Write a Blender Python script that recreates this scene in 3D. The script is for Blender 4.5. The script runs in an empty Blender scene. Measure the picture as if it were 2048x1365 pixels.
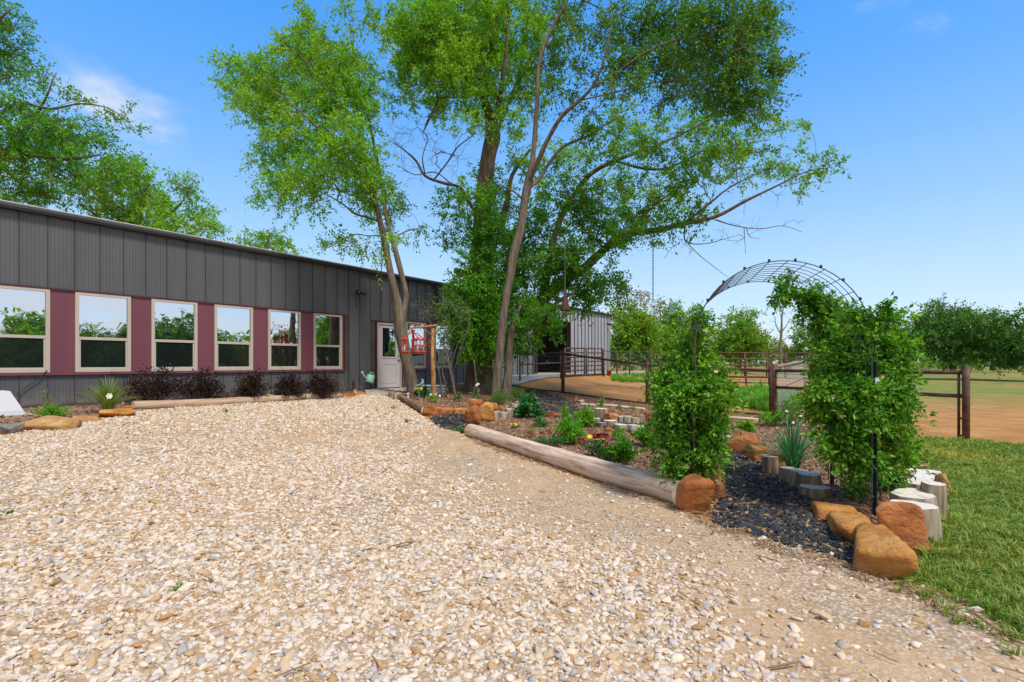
import bpy, bmesh, math, random
import numpy as np
from mathutils import Vector, Matrix, Euler

rng = np.random.default_rng(11)
random.seed(5)
SC = bpy.context.scene
COL = SC.collection
PI = math.pi
R = math.radians

# ------------------------------------------------------------------ camera
F, CX, HY = 1058.0, 1024.0, 727.0          # focal length, centre and horizon in photo pixels (2048 wide)
CZ = 1.35                                  # eye height over the gravel
cam_d = bpy.data.cameras.new('camera')
cam = bpy.data.objects.new('camera', cam_d)
COL.objects.link(cam)
cam.location = (0, 0, CZ)
cam.rotation_euler = (R(90), 0, 0)
cam_d.sensor_width = 36.0
cam_d.lens = 36.0 * F / 2048.0
cam_d.shift_y = (HY - 682.5) / 2048.0
cam_d.clip_start = 0.05
cam_d.clip_end = 6000
SC.camera = cam

# ------------------------------------------------------------------ sky, sun, exposure
SUN_AZ = Vector((0.50, -0.62, 0)).normalized()
SUN_EL = R(58)
world = bpy.data.worlds.new('World')
SC.world = world
world.use_nodes = True
wt = world.node_tree
wt.nodes.clear()
def wn(t, **k):
    n = wt.nodes.new(t)
    for a, b in k.items():
        setattr(n, a, b)
    return n
w_out = wn('ShaderNodeOutputWorld')
w_bg = wn('ShaderNodeBackground')
w_bg.inputs['Strength'].default_value = 0.15
sky = wn('ShaderNodeTexSky', sky_type='NISHITA')
sky.sun_disc = False
sky.sun_elevation = SUN_EL
sky.sun_rotation = math.atan2(SUN_AZ.x, SUN_AZ.y)
sky.altitude = 100
sky.air_density = 1.0
sky.dust_density = 0.6
sky.ozone_density = 2.2
gam = wn('ShaderNodeGamma'); gam.inputs['Gamma'].default_value = 1.0
hsv = wn('ShaderNodeHueSaturation')
hsv.inputs['Saturation'].default_value = 1.25
hsv.inputs['Value'].default_value = 1.0
# clouds: noise over a flat cloud layer above the place, denser towards the south-west behind the house front
tc = wn('ShaderNodeTexCoord')
sep = wn('ShaderNodeSeparateXYZ')
wt.links.new(tc.outputs['Generated'], sep.inputs[0])
zc = wn('ShaderNodeMath', operation='MAXIMUM'); zc.inputs[1].default_value = 0.0
wt.links.new(sep.outputs['Z'], zc.inputs[0])
za = wn('ShaderNodeMath', operation='ADD'); za.inputs[1].default_value = 0.12
wt.links.new(zc.outputs[0], za.inputs[0])
dv = wn('ShaderNodeVectorMath', operation='DIVIDE')
cmb = wn('ShaderNodeCombineXYZ')
for i in range(3):
    wt.links.new(za.outputs[0], cmb.inputs[i])
wt.links.new(tc.outputs['Generated'], dv.inputs[0])
wt.links.new(cmb.outputs[0], dv.inputs[1])
cn = wn('ShaderNodeTexNoise')
cn.inputs['Scale'].default_value = 1.15
cn.inputs['Detail'].default_value = 7
cn.inputs['Roughness'].default_value = 0.6
cmap = wn('ShaderNodeMapping')
cmap.inputs['Location'].default_value = (7.3, 2.2, 0.0)
wt.links.new(dv.outputs[0], cmap.inputs[0])
wt.links.new(cmap.outputs[0], cn.inputs['Vector'])
bias = wn('ShaderNodeMapRange')            # +Y (in view) clearer, -Y cloudier
bias.inputs['From Min'].default_value = 0.35
bias.inputs['From Max'].default_value = -0.35
bias.inputs['To Min'].default_value = 0.0
bias.inputs['To Max'].default_value = 0.30
wt.links.new(sep.outputs['Y'], bias.inputs['Value'])
cadd = wn('ShaderNodeMath', operation='ADD')
wt.links.new(cn.outputs['Fac'], cadd.inputs[0])
wt.links.new(bias.outputs[0], cadd.inputs[1])
# one small drifting cloud bank over the low house wing
cdir = Vector(((205 - CX) / F, 1, (HY - 195) / F)).normalized()
dotn = wn('ShaderNodeVectorMath', operation='DISTANCE'); dotn.inputs[1].default_value = cdir
wt.links.new(tc.outputs['Generated'], dotn.inputs[0])
near = wn('ShaderNodeMapRange')
near.inputs['From Min'].default_value = 0.13
near.inputs['From Max'].default_value = 0.02
near.inputs['To Min'].default_value = 0.0
near.inputs['To Max'].default_value = 0.26
wt.links.new(dotn.outputs['Value'], near.inputs['Value'])
cadd2 = wn('ShaderNodeMath', operation='ADD')
wt.links.new(cadd.outputs[0], cadd2.inputs[0])
wt.links.new(near.outputs[0], cadd2.inputs[1])
crmp = wn('ShaderNodeMapRange', interpolation_type='SMOOTHSTEP')
crmp.inputs['From Min'].default_value = 0.59
crmp.inputs['From Max'].default_value = 0.82
crmp.inputs['To Max'].default_value = 0.85
wt.links.new(cadd2.outputs[0], crmp.inputs['Value'])
cmix = wn('ShaderNodeMix', data_type='RGBA')
cmix.inputs['B'].default_value = (2.9, 2.95, 3.15, 1)
wt.links.new(crmp.outputs[0], cmix.inputs['Factor'])
# Nishita sky blended with the clear-air gradient of the photograph (deep azure above, pale at the horizon)
grad = wn('ShaderNodeValToRGB')
grad.color_ramp.interpolation = 'B_SPLINE'
_k = 1.0 / (0.15 * 2.0)
_st = [(0.0, (0.66, 0.78, 0.90)), (0.10, (0.60, 0.78, 0.96)), (0.24, (0.36, 0.63, 0.98)), (0.42, (0.125, 0.43, 0.99)), (0.62, (0.04, 0.33, 0.99)), (1.0, (0.025, 0.22, 0.8))]
el_ = grad.color_ramp.elements
while len(el_) < len(_st):
    el_.new(0.5)
for e_, (p_, c_) in zip(el_, _st):
    e_.position = p_; e_.color = (*c_, 1)
wt.links.new(sep.outputs['Z'], grad.inputs[0])
gsc = wn('ShaderNodeVectorMath', operation='SCALE'); gsc.inputs['Scale'].default_value = _k
wt.links.new(grad.outputs[0], gsc.inputs[0])
smix = wn('ShaderNodeMix', data_type='RGBA'); smix.inputs['Factor'].default_value = 0.85
wt.links.new(sky.outputs[0], gam.inputs[0])
wt.links.new(gam.outputs[0], hsv.inputs['Color'])
wt.links.new(hsv.outputs[0], smix.inputs['A'])
wt.links.new(gsc.outputs[0], smix.inputs['B'])
wt.links.new(smix.outputs['Result'], cmix.inputs['A'])
wt.links.new(cmix.outputs['Result'], w_bg.inputs['Color'])
wt.links.new(w_bg.outputs[0], w_out.inputs[0])

sun_d = bpy.data.lights.new('sun', 'SUN')
sun_d.energy = 2.0
sun_d.angle = R(14)
sun_d.color = (1.0, 0.94, 0.85)
sun = bpy.data.objects.new('sun', sun_d)
COL.objects.link(sun)
sdir = Vector((SUN_AZ.x * math.cos(SUN_EL), SUN_AZ.y * math.cos(SUN_EL), math.sin(SUN_EL)))
sun.rotation_euler = sdir.to_track_quat('Z', 'Y').to_euler()
sun.location = sdir * 60

vs = SC.view_settings
vs.view_transform = 'Standard'
vs.look = 'None'
vs.exposure = 1.0
vs.gamma = 1.0
vs.use_curve_mapping = False
SC.render.engine = 'CYCLES'
SC.cycles.max_bounces = 6
SC.cycles.diffuse_bounces = 3
SC.cycles.glossy_bounces = 3
SC.cycles.transmission_bounces = 4
SC.cycles.transparent_max_bounces = 6
SC.cycles.use_denoising = True
SC.cycles.sample_clamp_indirect = 6.0
try:
    SC.cycles.caustics_reflective = False
    SC.cycles.caustics_refractive = False
except Exception:
    pass

# ------------------------------------------------------------------ measuring: wall frame, terrain, pixels
WU = np.array([0.5660, 0.8244])            # direction along the long wall (away from the camera)
WN = np.array([0.8244, -0.5660])           # out of the wall, towards the yard
W0 = np.array([-15.55, 0.0])
HP = np.array([-60, -6, 0, 1.5, 4, 7, 10.6, 16, 60.0])
HH = np.array([1.0, 0.86, 0.83, 0.87, 1.03, 1.22, 1.335, 1.36, 1.42])
_pp = np.linspace(-60, 60, 2401)
_hh = np.interp(_pp, HP, HH)
_k = np.exp(-0.5 * (np.arange(-30, 31) / 12.0) ** 2); _k /= _k.sum()
_hh = np.convolve(np.pad(_hh, 30, mode='edge'), _k, mode='valid')

def gz(x, y):
    x = np.asarray(x, float); y = np.asarray(y, float)
    p = (x - W0[0]) * WN[0] + (y - W0[1]) * WN[1]
    h = np.interp(p, _pp, _hh)
    und = 0.012 * np.sin(x * 1.3 + 0.7 * y) * np.sin(y * 1.1 - 0.4 * x + 1.0) * np.clip((p - 1.0) / 3, 0, 1)
    sv = (x - W0[0]) * WU[0] + (y - W0[1]) * WU[1]
    a = np.clip((sv - 22.8) / 4.0, 0, 1); a = a * a * (3 - 2 * a)          # the barn end stands on a raised apron
    b = np.clip((3.0 - p) / 2.2, 0, 1); b = b * b * (3 - 2 * b)
    c = np.clip((p + 14) / 6, 0, 1)
    return CZ - h + und + 0.3 * a * b * c

def G(px, py):
    """ground point seen at a photo pixel"""
    dx, dz = (px - CX) / F, (HY - py) / F
    lo, hi = 0.5, 400.0
    t = 0.5
    while t < 400:
        if CZ + t * dz < float(gz(dx * t, t)):
            hi = t
            break
        lo = t
        t *= 1.02
    for _ in range(30):
        m = 0.5 * (lo + hi)
        if CZ + m * dz < float(gz(dx * m, m)):
            hi = m
        else:
            lo = m
    return Vector((dx * hi, hi, float(gz(dx * hi, hi))))

def P(px, py, d):
    return Vector(((px - CX) / F * d, d, CZ + (HY - py) / F * d))

def onwall(s, z=0.0, out=0.0):
    """point on the house wall: s along it, z over its floor, out from it"""
    q = W0 + WU * s + WN * out
    return Vector((q[0], q[1], CZ - 0.83 + z))
def s_of(px):
    return 19949.0 / (1750.0 - px)
WALL_ANG = math.atan2(WU[1], WU[0])

# ------------------------------------------------------------------ mesh helpers
def mk(name, V, polys, mat=None, parent=None, smooth=False, midx=None):
    """one mesh object; polys: list of index tuples or list of (M,k) arrays"""
    me = bpy.data.meshes.new(name)
    V = np.asarray(V, np.float32).reshape(-1, 3)
    arrs = []
    if isinstance(polys, np.ndarray):
        arrs = [polys]
    elif len(polys) and isinstance(polys[0], np.ndarray) and polys[0].ndim == 2:
        arrs = list(polys)
    if arrs:
        idx = np.concatenate([a.reshape(-1) for a in arrs]).astype(np.int32)
        tot = np.concatenate([np.full(len(a), a.shape[1]) for a in arrs]).astype(np.int32)
    else:
        idx = np.array([i for p in polys for i in p], np.int32)
        tot = np.array([len(p) for p in polys], np.int32)
    st = np.concatenate([[0], np.cumsum(tot)[:-1]]).astype(np.int32)
    me.vertices.add(len(V)); me.vertices.foreach_set('co', V.reshape(-1))
    me.loops.add(len(idx)); me.loops.foreach_set('vertex_index', idx)
    me.polygons.add(len(tot)); me.polygons.foreach_set('loop_start', st); me.polygons.foreach_set('loop_total', tot)
    for m in (mat if isinstance(mat, (list, tuple)) else [mat]):
        if m is not None:
            me.materials.append(m)
    if midx is not None:
        me.polygons.foreach_set('material_index', np.asarray(midx, np.int32))
    me.polygons.foreach_set('use_smooth', np.full(len(tot), bool(smooth)))
    me.update(calc_edges=True)
    o = bpy.data.objects.new(name, me)
    COL.objects.link(o)
    if parent is not None:
        o.parent = parent
    return o

def tag(o, label=None, cat=None, group=None, kind=None):
    if label: o['label'] = label
    if cat: o['category'] = cat
    if group: o['group'] = group
    if kind: o['kind'] = kind
    return o

def thing(name, label, cat, loc=(0, 0, 0), rz=0.0, group=None):
    o = bpy.data.objects.new(name, None)
    COL.objects.link(o)
    o.location = loc
    o.rotation_euler = (0, 0, rz)
    o.empty_display_size = 0.1
    return tag(o, label, cat, group)

def copy_tree(o, parent=None):
    c = o.copy(); COL.objects.link(c)
    if parent is not None:
        c.parent = parent
    for ch in list(o.children):
        copy_tree(ch, c)
    return c

class MB:
    def __init__(s):
        s.V = []; s.Fc = []; s.M = []; s.n = 0
    def add(s, V, Fc, m=0):
        V = np.asarray(V, float).reshape(-1, 3)
        s.V.append(V)
        for f in Fc:
            s.Fc.append(tuple(int(i) + s.n for i in f)); s.M.append(m)
        s.n += len(V)
        return s
    def box(s, x0, x1, y0, y1, z0, z1, m=0):
        V = [(x0,y0,z0),(x1,y0,z0),(x1,y1,z0),(x0,y1,z0),(x0,y0,z1),(x1,y0,z1),(x1,y1,z1),(x0,y1,z1)]
        return s.add(V, [(3,2,1,0),(4,5,6,7),(0,1,5,4),(1,2,6,5),(2,3,7,6),(3,0,4,7)], m)
    def tube(s, pts, r, n=8, m=0, cap=True):
        pts = [np.asarray(p, float) for p in pts]
        k = len(pts)
        r = [r] * k if np.isscalar(r) else list(r)
        V = []; up = None
        for i in range(k):
            a = pts[max(i-1, 0)]; b = pts[min(i+1, k-1)]
            t = b - a; t = t / (np.linalg.norm(t) + 1e-12)
            if up is None:
                ref = np.array([0, 0, 1.0]) if abs(t[2]) < 0.9 else np.array([1.0, 0, 0])
                up = np.cross(t, ref)
            up = up - t * np.dot(up, t); up /= (np.linalg.norm(up) + 1e-12)
            w = np.cross(t, up)
            for j in range(n):
                a_ = 2 * PI * j / n
                V.append(pts[i] + r[i] * (math.cos(a_) * up + math.sin(a_) * w))
        Fc = []
        for i in range(k - 1):
            for j in range(n):
                j2 = (j + 1) % n
                Fc.append((i*n+j, i*n+j2, (i+1)*n+j2, (i+1)*n+j))
        if cap:
            Fc.append(tuple(range(n-1, -1, -1)))
            Fc.append(tuple(range((k-1)*n, k*n)))
        return s.add(V, Fc, m)
    def lathe(s, prof, n=20, m=0, c=(0,0,0)):
        V = []
        for (r, z) in prof:
            for j in range(n):
                a = 2*PI*j/n
                V.append((c[0]+r*math.cos(a), c[1]+r*math.sin(a), c[2]+z))
        Fc = []
        for i in range(len(prof)-1):
            for j in range(n):
                j2 = (j+1) % n
                Fc.append((i*n+j, i*n+j2, (i+1)*n+j2, (i+1)*n+j))
        return s.add(V, Fc, m)
    def build(s, name, mat, parent=None, smooth=False):
        return mk(name, np.concatenate(s.V), s.Fc, mat, parent, smooth, s.M if isinstance(mat, (list, tuple)) else None)

def segs(P0, P1, R0, R1, n=5):
    """vectorised tapered sticks"""
    P0 = np.asarray(P0); P1 = np.asarray(P1)
    t = P1 - P0; t /= (np.linalg.norm(t, axis=1, keepdims=True) + 1e-9)
    ref = np.where(np.abs(t[:, 2:3]) < 0.9, np.array([[0, 0, 1.0]]), np.array([[1.0, 0, 0]]))
    u = np.cross(t, ref); u /= (np.linalg.norm(u, axis=1, keepdims=True) + 1e-9)
    w = np.cross(t, u)
    a = np.arange(n) * 2 * PI / n
    c, s_ = np.cos(a)[None, :, None], np.sin(a)[None, :, None]
    ring = c * u[:, None, :] + s_ * w[:, None, :]
    A = P0[:, None, :] + ring * np.asarray(R0)[:, None, None]
    B = P1[:, None, :] + ring * np.asarray(R1)[:, None, None]
    V = np.concatenate([A, B], axis=1).reshape(-1, 3)
    base = (np.arange(len(P0)) * 2 * n)[:, None]
    j = np.arange(n)[None, :]; j2 = (j + 1) % n
    Q = np.stack([base + j, base + j2, base + n + j2, base + n + j], axis=-1).reshape(-1, 4)
    return V, Q

def leaves(pos, d, nrm, ln, wd, fold=0.25):
    """leaf blades: two triangles folded along the midrib, (N) of them"""
    pos = np.asarray(pos); N = len(pos)
    d = d / (np.linalg.norm(d, axis=1, keepdims=True) + 1e-9)
    s_ = np.cross(d, nrm); s_ /= (np.linalg.norm(s_, axis=1, keepdims=True) + 1e-9)
    u = np.cross(s_, d)
    ln = np.broadcast_to(ln, (N,))[:, None]; wd = np.broadcast_to(wd, (N,))[:, None]
    mid = pos + d * ln * 0.45 + u * wd * fold
    V = np.stack([pos, mid + s_ * wd * 0.5, pos + d * ln, mid - s_ * wd * 0.5], axis=1).reshape(-1, 3)
    b = (np.arange(N) * 4)[:, None]
    T = np.concatenate([b + np.array([[0, 1, 2]]), b + np.array([[0, 2, 3]])], axis=1).reshape(-1, 3)
    return V, T

def unit(n):
    v = rng.normal(size=(n, 3))
    return v / np.linalg.norm(v, axis=1, keepdims=True)

def vnoise(p, f, seed=0):
    """cheap smooth 3-D noise in -1..1"""
    p = np.asarray(p, float) * f
    r = np.random.default_rng(seed)
    out = np.zeros(p.shape[0])
    for i in range(5):
        k = r.normal(size=3); k *= (0.8 + 0.5 * i) / np.linalg.norm(k)
        out += np.sin(p @ k + r.uniform(0, 6.28)) / (1 + 0.5 * i)
    return out / 2.2

# ------------------------------------------------------------------ materials
class NT:
    def __init__(s, name):
        s.m = bpy.data.materials.new(name); s.m.use_nodes = True
        s.t = s.m.node_tree; s.t.nodes.clear()
        s.out = s.n('ShaderNodeOutputMaterial')
    def n(s, ty, **k):
        nd = s.t.nodes.new(ty)
        for a, b in k.items():
            setattr(nd, a, b)
        return nd
    def l(s, a, b):
        s.t.links.new(a, b)
    def coords(s, kind='pos', scale=(1, 1, 1)):
        mp = s.n('ShaderNodeMapping'); mp.inputs['Scale'].default_value = scale
        if kind == 'pos':
            g = s.n('ShaderNodeNewGeometry'); s.l(g.outputs['Position'], mp.inputs[0])
        else:
            g = s.n('ShaderNodeTexCoord'); s.l(g.outputs['Object'], mp.inputs[0])
        return mp.outputs[0]
    def noise(s, vec, scale, detail=4, rough=0.55, dist=0.0):
        nd = s.n('ShaderNodeTexNoise')
        nd.inputs['Scale'].default_value = scale; nd.inputs['Detail'].default_value = detail
        nd.inputs['Roughness'].default_value = rough; nd.inputs['Distortion'].default_value = dist
        s.l(vec, nd.inputs['Vector'])
        return nd.outputs['Fac']
    def ramp(s, fac, stops):
        r = s.n('ShaderNodeValToRGB')
        el = r.color_ramp.elements
        while len(el) < len(stops):
            el.new(0.5)
        for e, (p, c) in zip(el, stops):
            e.position = p
            e.color = (*c, 1) if len(c) == 3 else c
        s.l(fac, r.inputs[0])
        return r.outputs[0]
    def mix(s, fac, a, b, mode='MIX'):
        m = s.n('ShaderNodeMix', data_type='RGBA', blend_type=mode)
        for k, v in (('Factor', fac), ('A', a), ('B', b)):
            if isinstance(v, (int, float)):
                m.inputs[k].default_value = v
            elif isinstance(v, tuple):
                m.inputs[k].default_value = (*v, 1) if len(v) == 3 else v
            else:
                s.l(v, m.inputs[k])
        return m.outputs['Result']
    def maprange(s, v, a, b, c=0.0, d=1.0):
        m = s.n('ShaderNodeMapRange', interpolation_type='SMOOTHSTEP')
        m.inputs['From Min'].default_value = a; m.inputs['From Max'].default_value = b
        m.inputs['To Min'].default_value = c; m.inputs['To Max'].default_value = d
        s.l(v, m.inputs['Value'])
        return m.outputs[0]
    def math(s, op, a, b):
        m = s.n('ShaderNodeMath', operation=op)
        for i, v in enumerate((a, b)):
            if isinstance(v, (int, float)):
                m.inputs[i].default_value = v
            else:
                s.l(v, m.inputs[i])
        return m.outputs[0]
    def bump(s, h, strength=0.5, dist=0.02):
        b = s.n('ShaderNodeBump'); b.inputs['Strength'].default_value = strength; b.inputs['Distance'].default_value = dist
        s.l(h, b.inputs['Height'])
        return b.outputs[0]
    def bsdf(s, col, rough=0.8, normal=None, metallic=0.0, spec=0.5, coat=0.0):
        b = s.n('ShaderNodeBsdfPrincipled')
        if isinstance(col, tuple):
            b.inputs['Base Color'].default_value = (*col, 1)
        else:
            s.l(col, b.inputs['Base Color'])
        if isinstance(rough, (int, float)):
            b.inputs['Roughness'].default_value = rough
        else:
            s.l(rough, b.inputs['Roughness'])
        b.inputs['Metallic'].default_value = metallic
        b.inputs['Specular IOR Level'].default_value = spec
        b.inputs['Coat Weight'].default_value = coat
        b.inputs['Coat Roughness'].default_value = 0.15
        if normal is not None:
            s.l(normal, b.inputs['Normal'])
        s.l(b.outputs[0], s.out.inputs[0])
        return b

def pmat(name, c1, c2, c3=None, scale=6.0, stretch=(1, 1, 1), rough=0.85, bump=0.4, bscale=30.0, bdist=0.01, kind='obj', metallic=0.0, spec=0.4, detail=5):
    s = NT(name)
    v = s.coords(kind, stretch)
    n = s.noise(v, scale, detail)
    stops = [(0.32, c1), (0.68, c2)] if c3 is None else [(0.28, c1), (0.5, c2), (0.72, c3)]
    col = s.ramp(n, stops)
    f = s.noise(v, scale * 7, 3)
    col = s.mix(0.35, col, s.ramp(f, [(0.3, (0.35, 0.35, 0.35)), (0.7, (0.65, 0.65, 0.65))]), 'OVERLAY')
    nb = s.bump(s.noise(v, bscale, 5, 0.6), bump, bdist) if bump else None
    s.bsdf(col, rough, nb, metallic, spec)
    return s.m

def leafmat(name, c1, c2, c3, trans=0.4, gloss=0.25, rough=0.45):
    s = NT(name)
    g = s.n('ShaderNodeNewGeometry')
    col = s.ramp(g.outputs['Random Per Island'], [(0.0, c1), (0.5, c2), (1.0, c3)])
    v = s.coords('pos')
    hue = s.maprange(s.noise(v, 0.55, 3, 0.6), 0.45, 0.66, 0.0, 0.45)
    col = s.mix(hue, col, s.mix(1.0, col, (1.9, 1.2, 1.1), 'MULTIPLY'))
    big = s.noise(v, 0.9, 2)
    col = s.mix(0.5, col, s.ramp(big, [(0.35, (0.38, 0.42, 0.38)), (0.65, (0.62, 0.58, 0.5))]), 'OVERLAY')
    b = s.n('ShaderNodeBsdfPrincipled')
    s.l(col, b.inputs['Base Color']); b.inputs['Roughness'].default_value = rough
    b.inputs['Specular IOR Level'].default_value = gloss
    t = s.n('ShaderNodeBsdfTranslucent')
    tcol = s.mix(1.0, col, (1.25, 1.15, 0.5), 'MULTIPLY')
    s.l(tcol, t.inputs['Color'])
    mx = s.n('ShaderNodeMixShader'); mx.inputs[0].default_value = trans
    s.l(b.outputs[0], mx.inputs[1]); s.l(t.outputs[0], mx.inputs[2])
    s.l(mx.outputs[0], s.out.inputs[0])
    return s.m

M = {}
M['leaf_elm'] = leafmat('leaf_elm', (0.102, 0.311, 0.017), (0.186, 0.467, 0.029), (0.308, 0.544, 0.043), 0.45)
M['leaf_oak'] = leafmat('leaf_oak', (0.055, 0.220, 0.017), (0.100, 0.339, 0.020), (0.178, 0.440, 0.029), 0.4)
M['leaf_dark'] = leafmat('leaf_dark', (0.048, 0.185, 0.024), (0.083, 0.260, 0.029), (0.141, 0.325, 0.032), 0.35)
M['leaf_far'] = leafmat('leaf_far', (0.112, 0.283, 0.022), (0.176, 0.384, 0.029), (0.239, 0.434, 0.043), 0.4)
M['leaf_fardark'] = leafmat('leaf_fardark', (0.056, 0.172, 0.029), (0.090, 0.269, 0.042), (0.136, 0.341, 0.052), 0.3)
M['leaf_yellow'] = leafmat('leaf_yellow', (0.232, 0.217, 0.043), (0.319, 0.275, 0.072), (0.377, 0.348, 0.131), 0.35)
M['leaf_rose'] = leafmat('leaf_rose', (0.029, 0.132, 0.013), (0.101, 0.343, 0.022), (0.316, 0.528, 0.055), 0.42)
M['leaf_purple'] = leafmat('leaf_purple', (0.02, 0.01, 0.013), (0.04, 0.014, 0.02), (0.05, 0.05, 0.02), 0.25)
M['leaf_lily'] = leafmat('leaf_lily', (0.072, 0.217, 0.029), (0.145, 0.319, 0.043), (0.362, 0.362, 0.102), 0.35)
M['leaf_bright'] = leafmat('leaf_bright', (0.102, 0.319, 0.017), (0.145, 0.435, 0.029), (0.203, 0.493, 0.043), 0.4)
M['leaf_deep'] = leafmat('leaf_deep', (0.017, 0.116, 0.026), (0.029, 0.174, 0.036), (0.051, 0.232, 0.043), 0.3, 0.5, 0.35)
M['leaf_leek'] = leafmat('leaf_leek', (0.043, 0.189, 0.087), (0.072, 0.275, 0.116), (0.131, 0.348, 0.160), 0.3, 0.4)
M['leaf_sage'] = leafmat('leaf_sage', (0.087, 0.217, 0.072), (0.145, 0.290, 0.116), (0.203, 0.348, 0.145), 0.3)
M['grass'] = leafmat('grass_blades', (0.06, 0.23, 0.012), (0.13, 0.31, 0.02), (0.38, 0.38, 0.1), 0.35)
M['grass_lush'] = leafmat('grass_lush', (0.072, 0.290, 0.017), (0.116, 0.377, 0.022), (0.174, 0.435, 0.029), 0.35)
M['petal_red'] = pmat('petal_red', (0.168, 0.003, 0.008), (0.252, 0.006, 0.014), scale=20, bump=0, rough=0.6)
M['petal_yellow'] = pmat('petal_yellow', (0.75, 0.5, 0.01), (0.8, 0.6, 0.03), scale=20, bump=0, rough=0.6)
M['petal_pink'] = pmat('petal_pink', (0.6, 0.04, 0.25), (0.75, 0.08, 0.35), scale=20, bump=0, rough=0.6)
M['petal_pale'] = pmat('petal_pale', (0.7, 0.36, 0.3), (0.8, 0.55, 0.45), scale=20, bump=0, rough=0.6)
M['petal_white'] = pmat('petal_white', (0.75, 0.75, 0.65), (0.8, 0.8, 0.72), scale=20, bump=0, rough=0.6)

def barkmat(name, c1, c2, c3, scale=9.0, bump=0.9):
    s = NT(name)
    v = s.coords('pos', (1, 1, 0.18))
    n = s.noise(v, scale, 6, 0.65, 0.4)
    col = s.ramp(n, [(0.3, c1), (0.5, c2), (0.7, c3)])
    v2 = s.coords('pos')
    col = s.mix(s.maprange(s.noise(v2, 2.2, 3), 0.52, 0.68, 0.0, 0.45), col, (0.13, 0.135, 0.1))
    s.bsdf(col, 0.92, s.bump(n, bump, 0.03), spec=0.2)
    return s.m
M['bark'] = barkmat('bark_brown', (0.05, 0.033, 0.02), (0.12, 0.085, 0.055), (0.22, 0.165, 0.115))
M['bark_grey'] = barkmat('bark_grey', (0.07, 0.052, 0.036), (0.15, 0.115, 0.082), (0.25, 0.2, 0.15), 13.0, 0.6)
M['bark_dead'] = barkmat('bark_dead', (0.1, 0.085, 0.07), (0.2, 0.17, 0.14), (0.3, 0.26, 0.22), 16.0, 0.5)
M['cane'] = pmat('cane_wood', (0.11, 0.08, 0.03), (0.2, 0.15, 0.07), scale=30, bump=0.2)

# ---- ground surfaces
def pebble_ground():
    s = NT('gravel_fines')
    v = s.coords('pos')
    big = s.noise(v, 0.45, 3, 0.6)
    mid = s.noise(v, 2.4, 4, 0.6)
    sand = s.ramp(mid, [(0.3, (0.388, 0.230, 0.107)), (0.55, (0.496, 0.323, 0.171)), (0.75, (0.561, 0.402, 0.249))])
    vo = s.n('ShaderNodeTexVoronoi'); vo.inputs['Scale'].default_value = 42; s.l(v, vo.inputs['Vector'])
    vc = s.n('ShaderNodeSeparateColor'); s.l(vo.outputs['Color'], vc.inputs[0])
    peb = s.ramp(vc.outputs[0], [(0.0, (0.362, 0.244, 0.131)), (0.35, (0.524, 0.387, 0.249)), (0.7, (0.615, 0.490, 0.354)), (1.0, (0.452, 0.371, 0.292))])
    gap = s.maprange(vo.outputs['Distance'], 0.25, 0.62, 0.0, 1.0)
    peb = s.mix(s.math('MULTIPLY', gap, 0.55), peb, (0.216, 0.135, 0.063))
    fac = s.maprange(s.math('ADD', big, s.math('MULTIPLY', mid, 0.35)), 0.56, 0.78, 0.0, 0.7)
    col = s.mix(fac, peb, sand)
    hb = s.mix(fac, s.math('SUBTRACT', 1.0, vo.outputs['Distance']), s.noise(v, 60, 3))
    s.bsdf(col, 0.95, s.bump(hb, 0.7, 0.012), spec=0.15)
    return s.m
M['gravel_fines'] = pebble_ground()

def stone_random(name, stops, rough=0.85):
    s = NT(name)
    oi = s.n('ShaderNodeObjectInfo')
    col = s.ramp(oi.outputs['Random'], stops)
    v = s.coords('obj')
    f = s.noise(v, 1.6, 4)
    col = s.mix(0.3, col, s.ramp(f, [(0.3, (0.35, 0.33, 0.3)), (0.7, (0.64, 0.64, 0.64))]), 'OVERLAY')
    s.bsdf(col, rough, None, spec=0.25)
    return s.m
M['gravel_stone'] = stone_random('gravel_stone', [(0.0, (0.377, 0.203, 0.079)), (0.07, (0.454, 0.296, 0.148)), (0.22, (0.530, 0.397, 0.258)), (0.45, (0.604, 0.489, 0.356)),
                                                 (0.7, (0.652, 0.554, 0.435)), (0.88, (0.548, 0.479, 0.415)), (0.96, (0.359, 0.323, 0.296)), (1.0, (0.473, 0.342, 0.216))])
M['chip_dark'] = stone_random('rubber_chip', [(0.0, (0.024, 0.025, 0.028)), (0.6, (0.045, 0.046, 0.05)), (0.88, (0.075, 0.075, 0.08)), (0.9, (0.24, 0.15, 0.07)), (1.0, (0.36, 0.23, 0.11))], 0.75)
M['chip_brown'] = stone_random('bark_chip', [(0.0, (0.091, 0.049, 0.029)), (0.4, (0.208, 0.111, 0.065)), (0.75, (0.338, 0.195, 0.117)), (1.0, (0.520, 0.351, 0.221))], 0.9)
M['straw'] = stone_random('dry_straw', [(0.0, (0.2, 0.11, 0.05)), (0.5, (0.34, 0.2, 0.1)), (1.0, (0.45, 0.31, 0.17))], 0.9)

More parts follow.
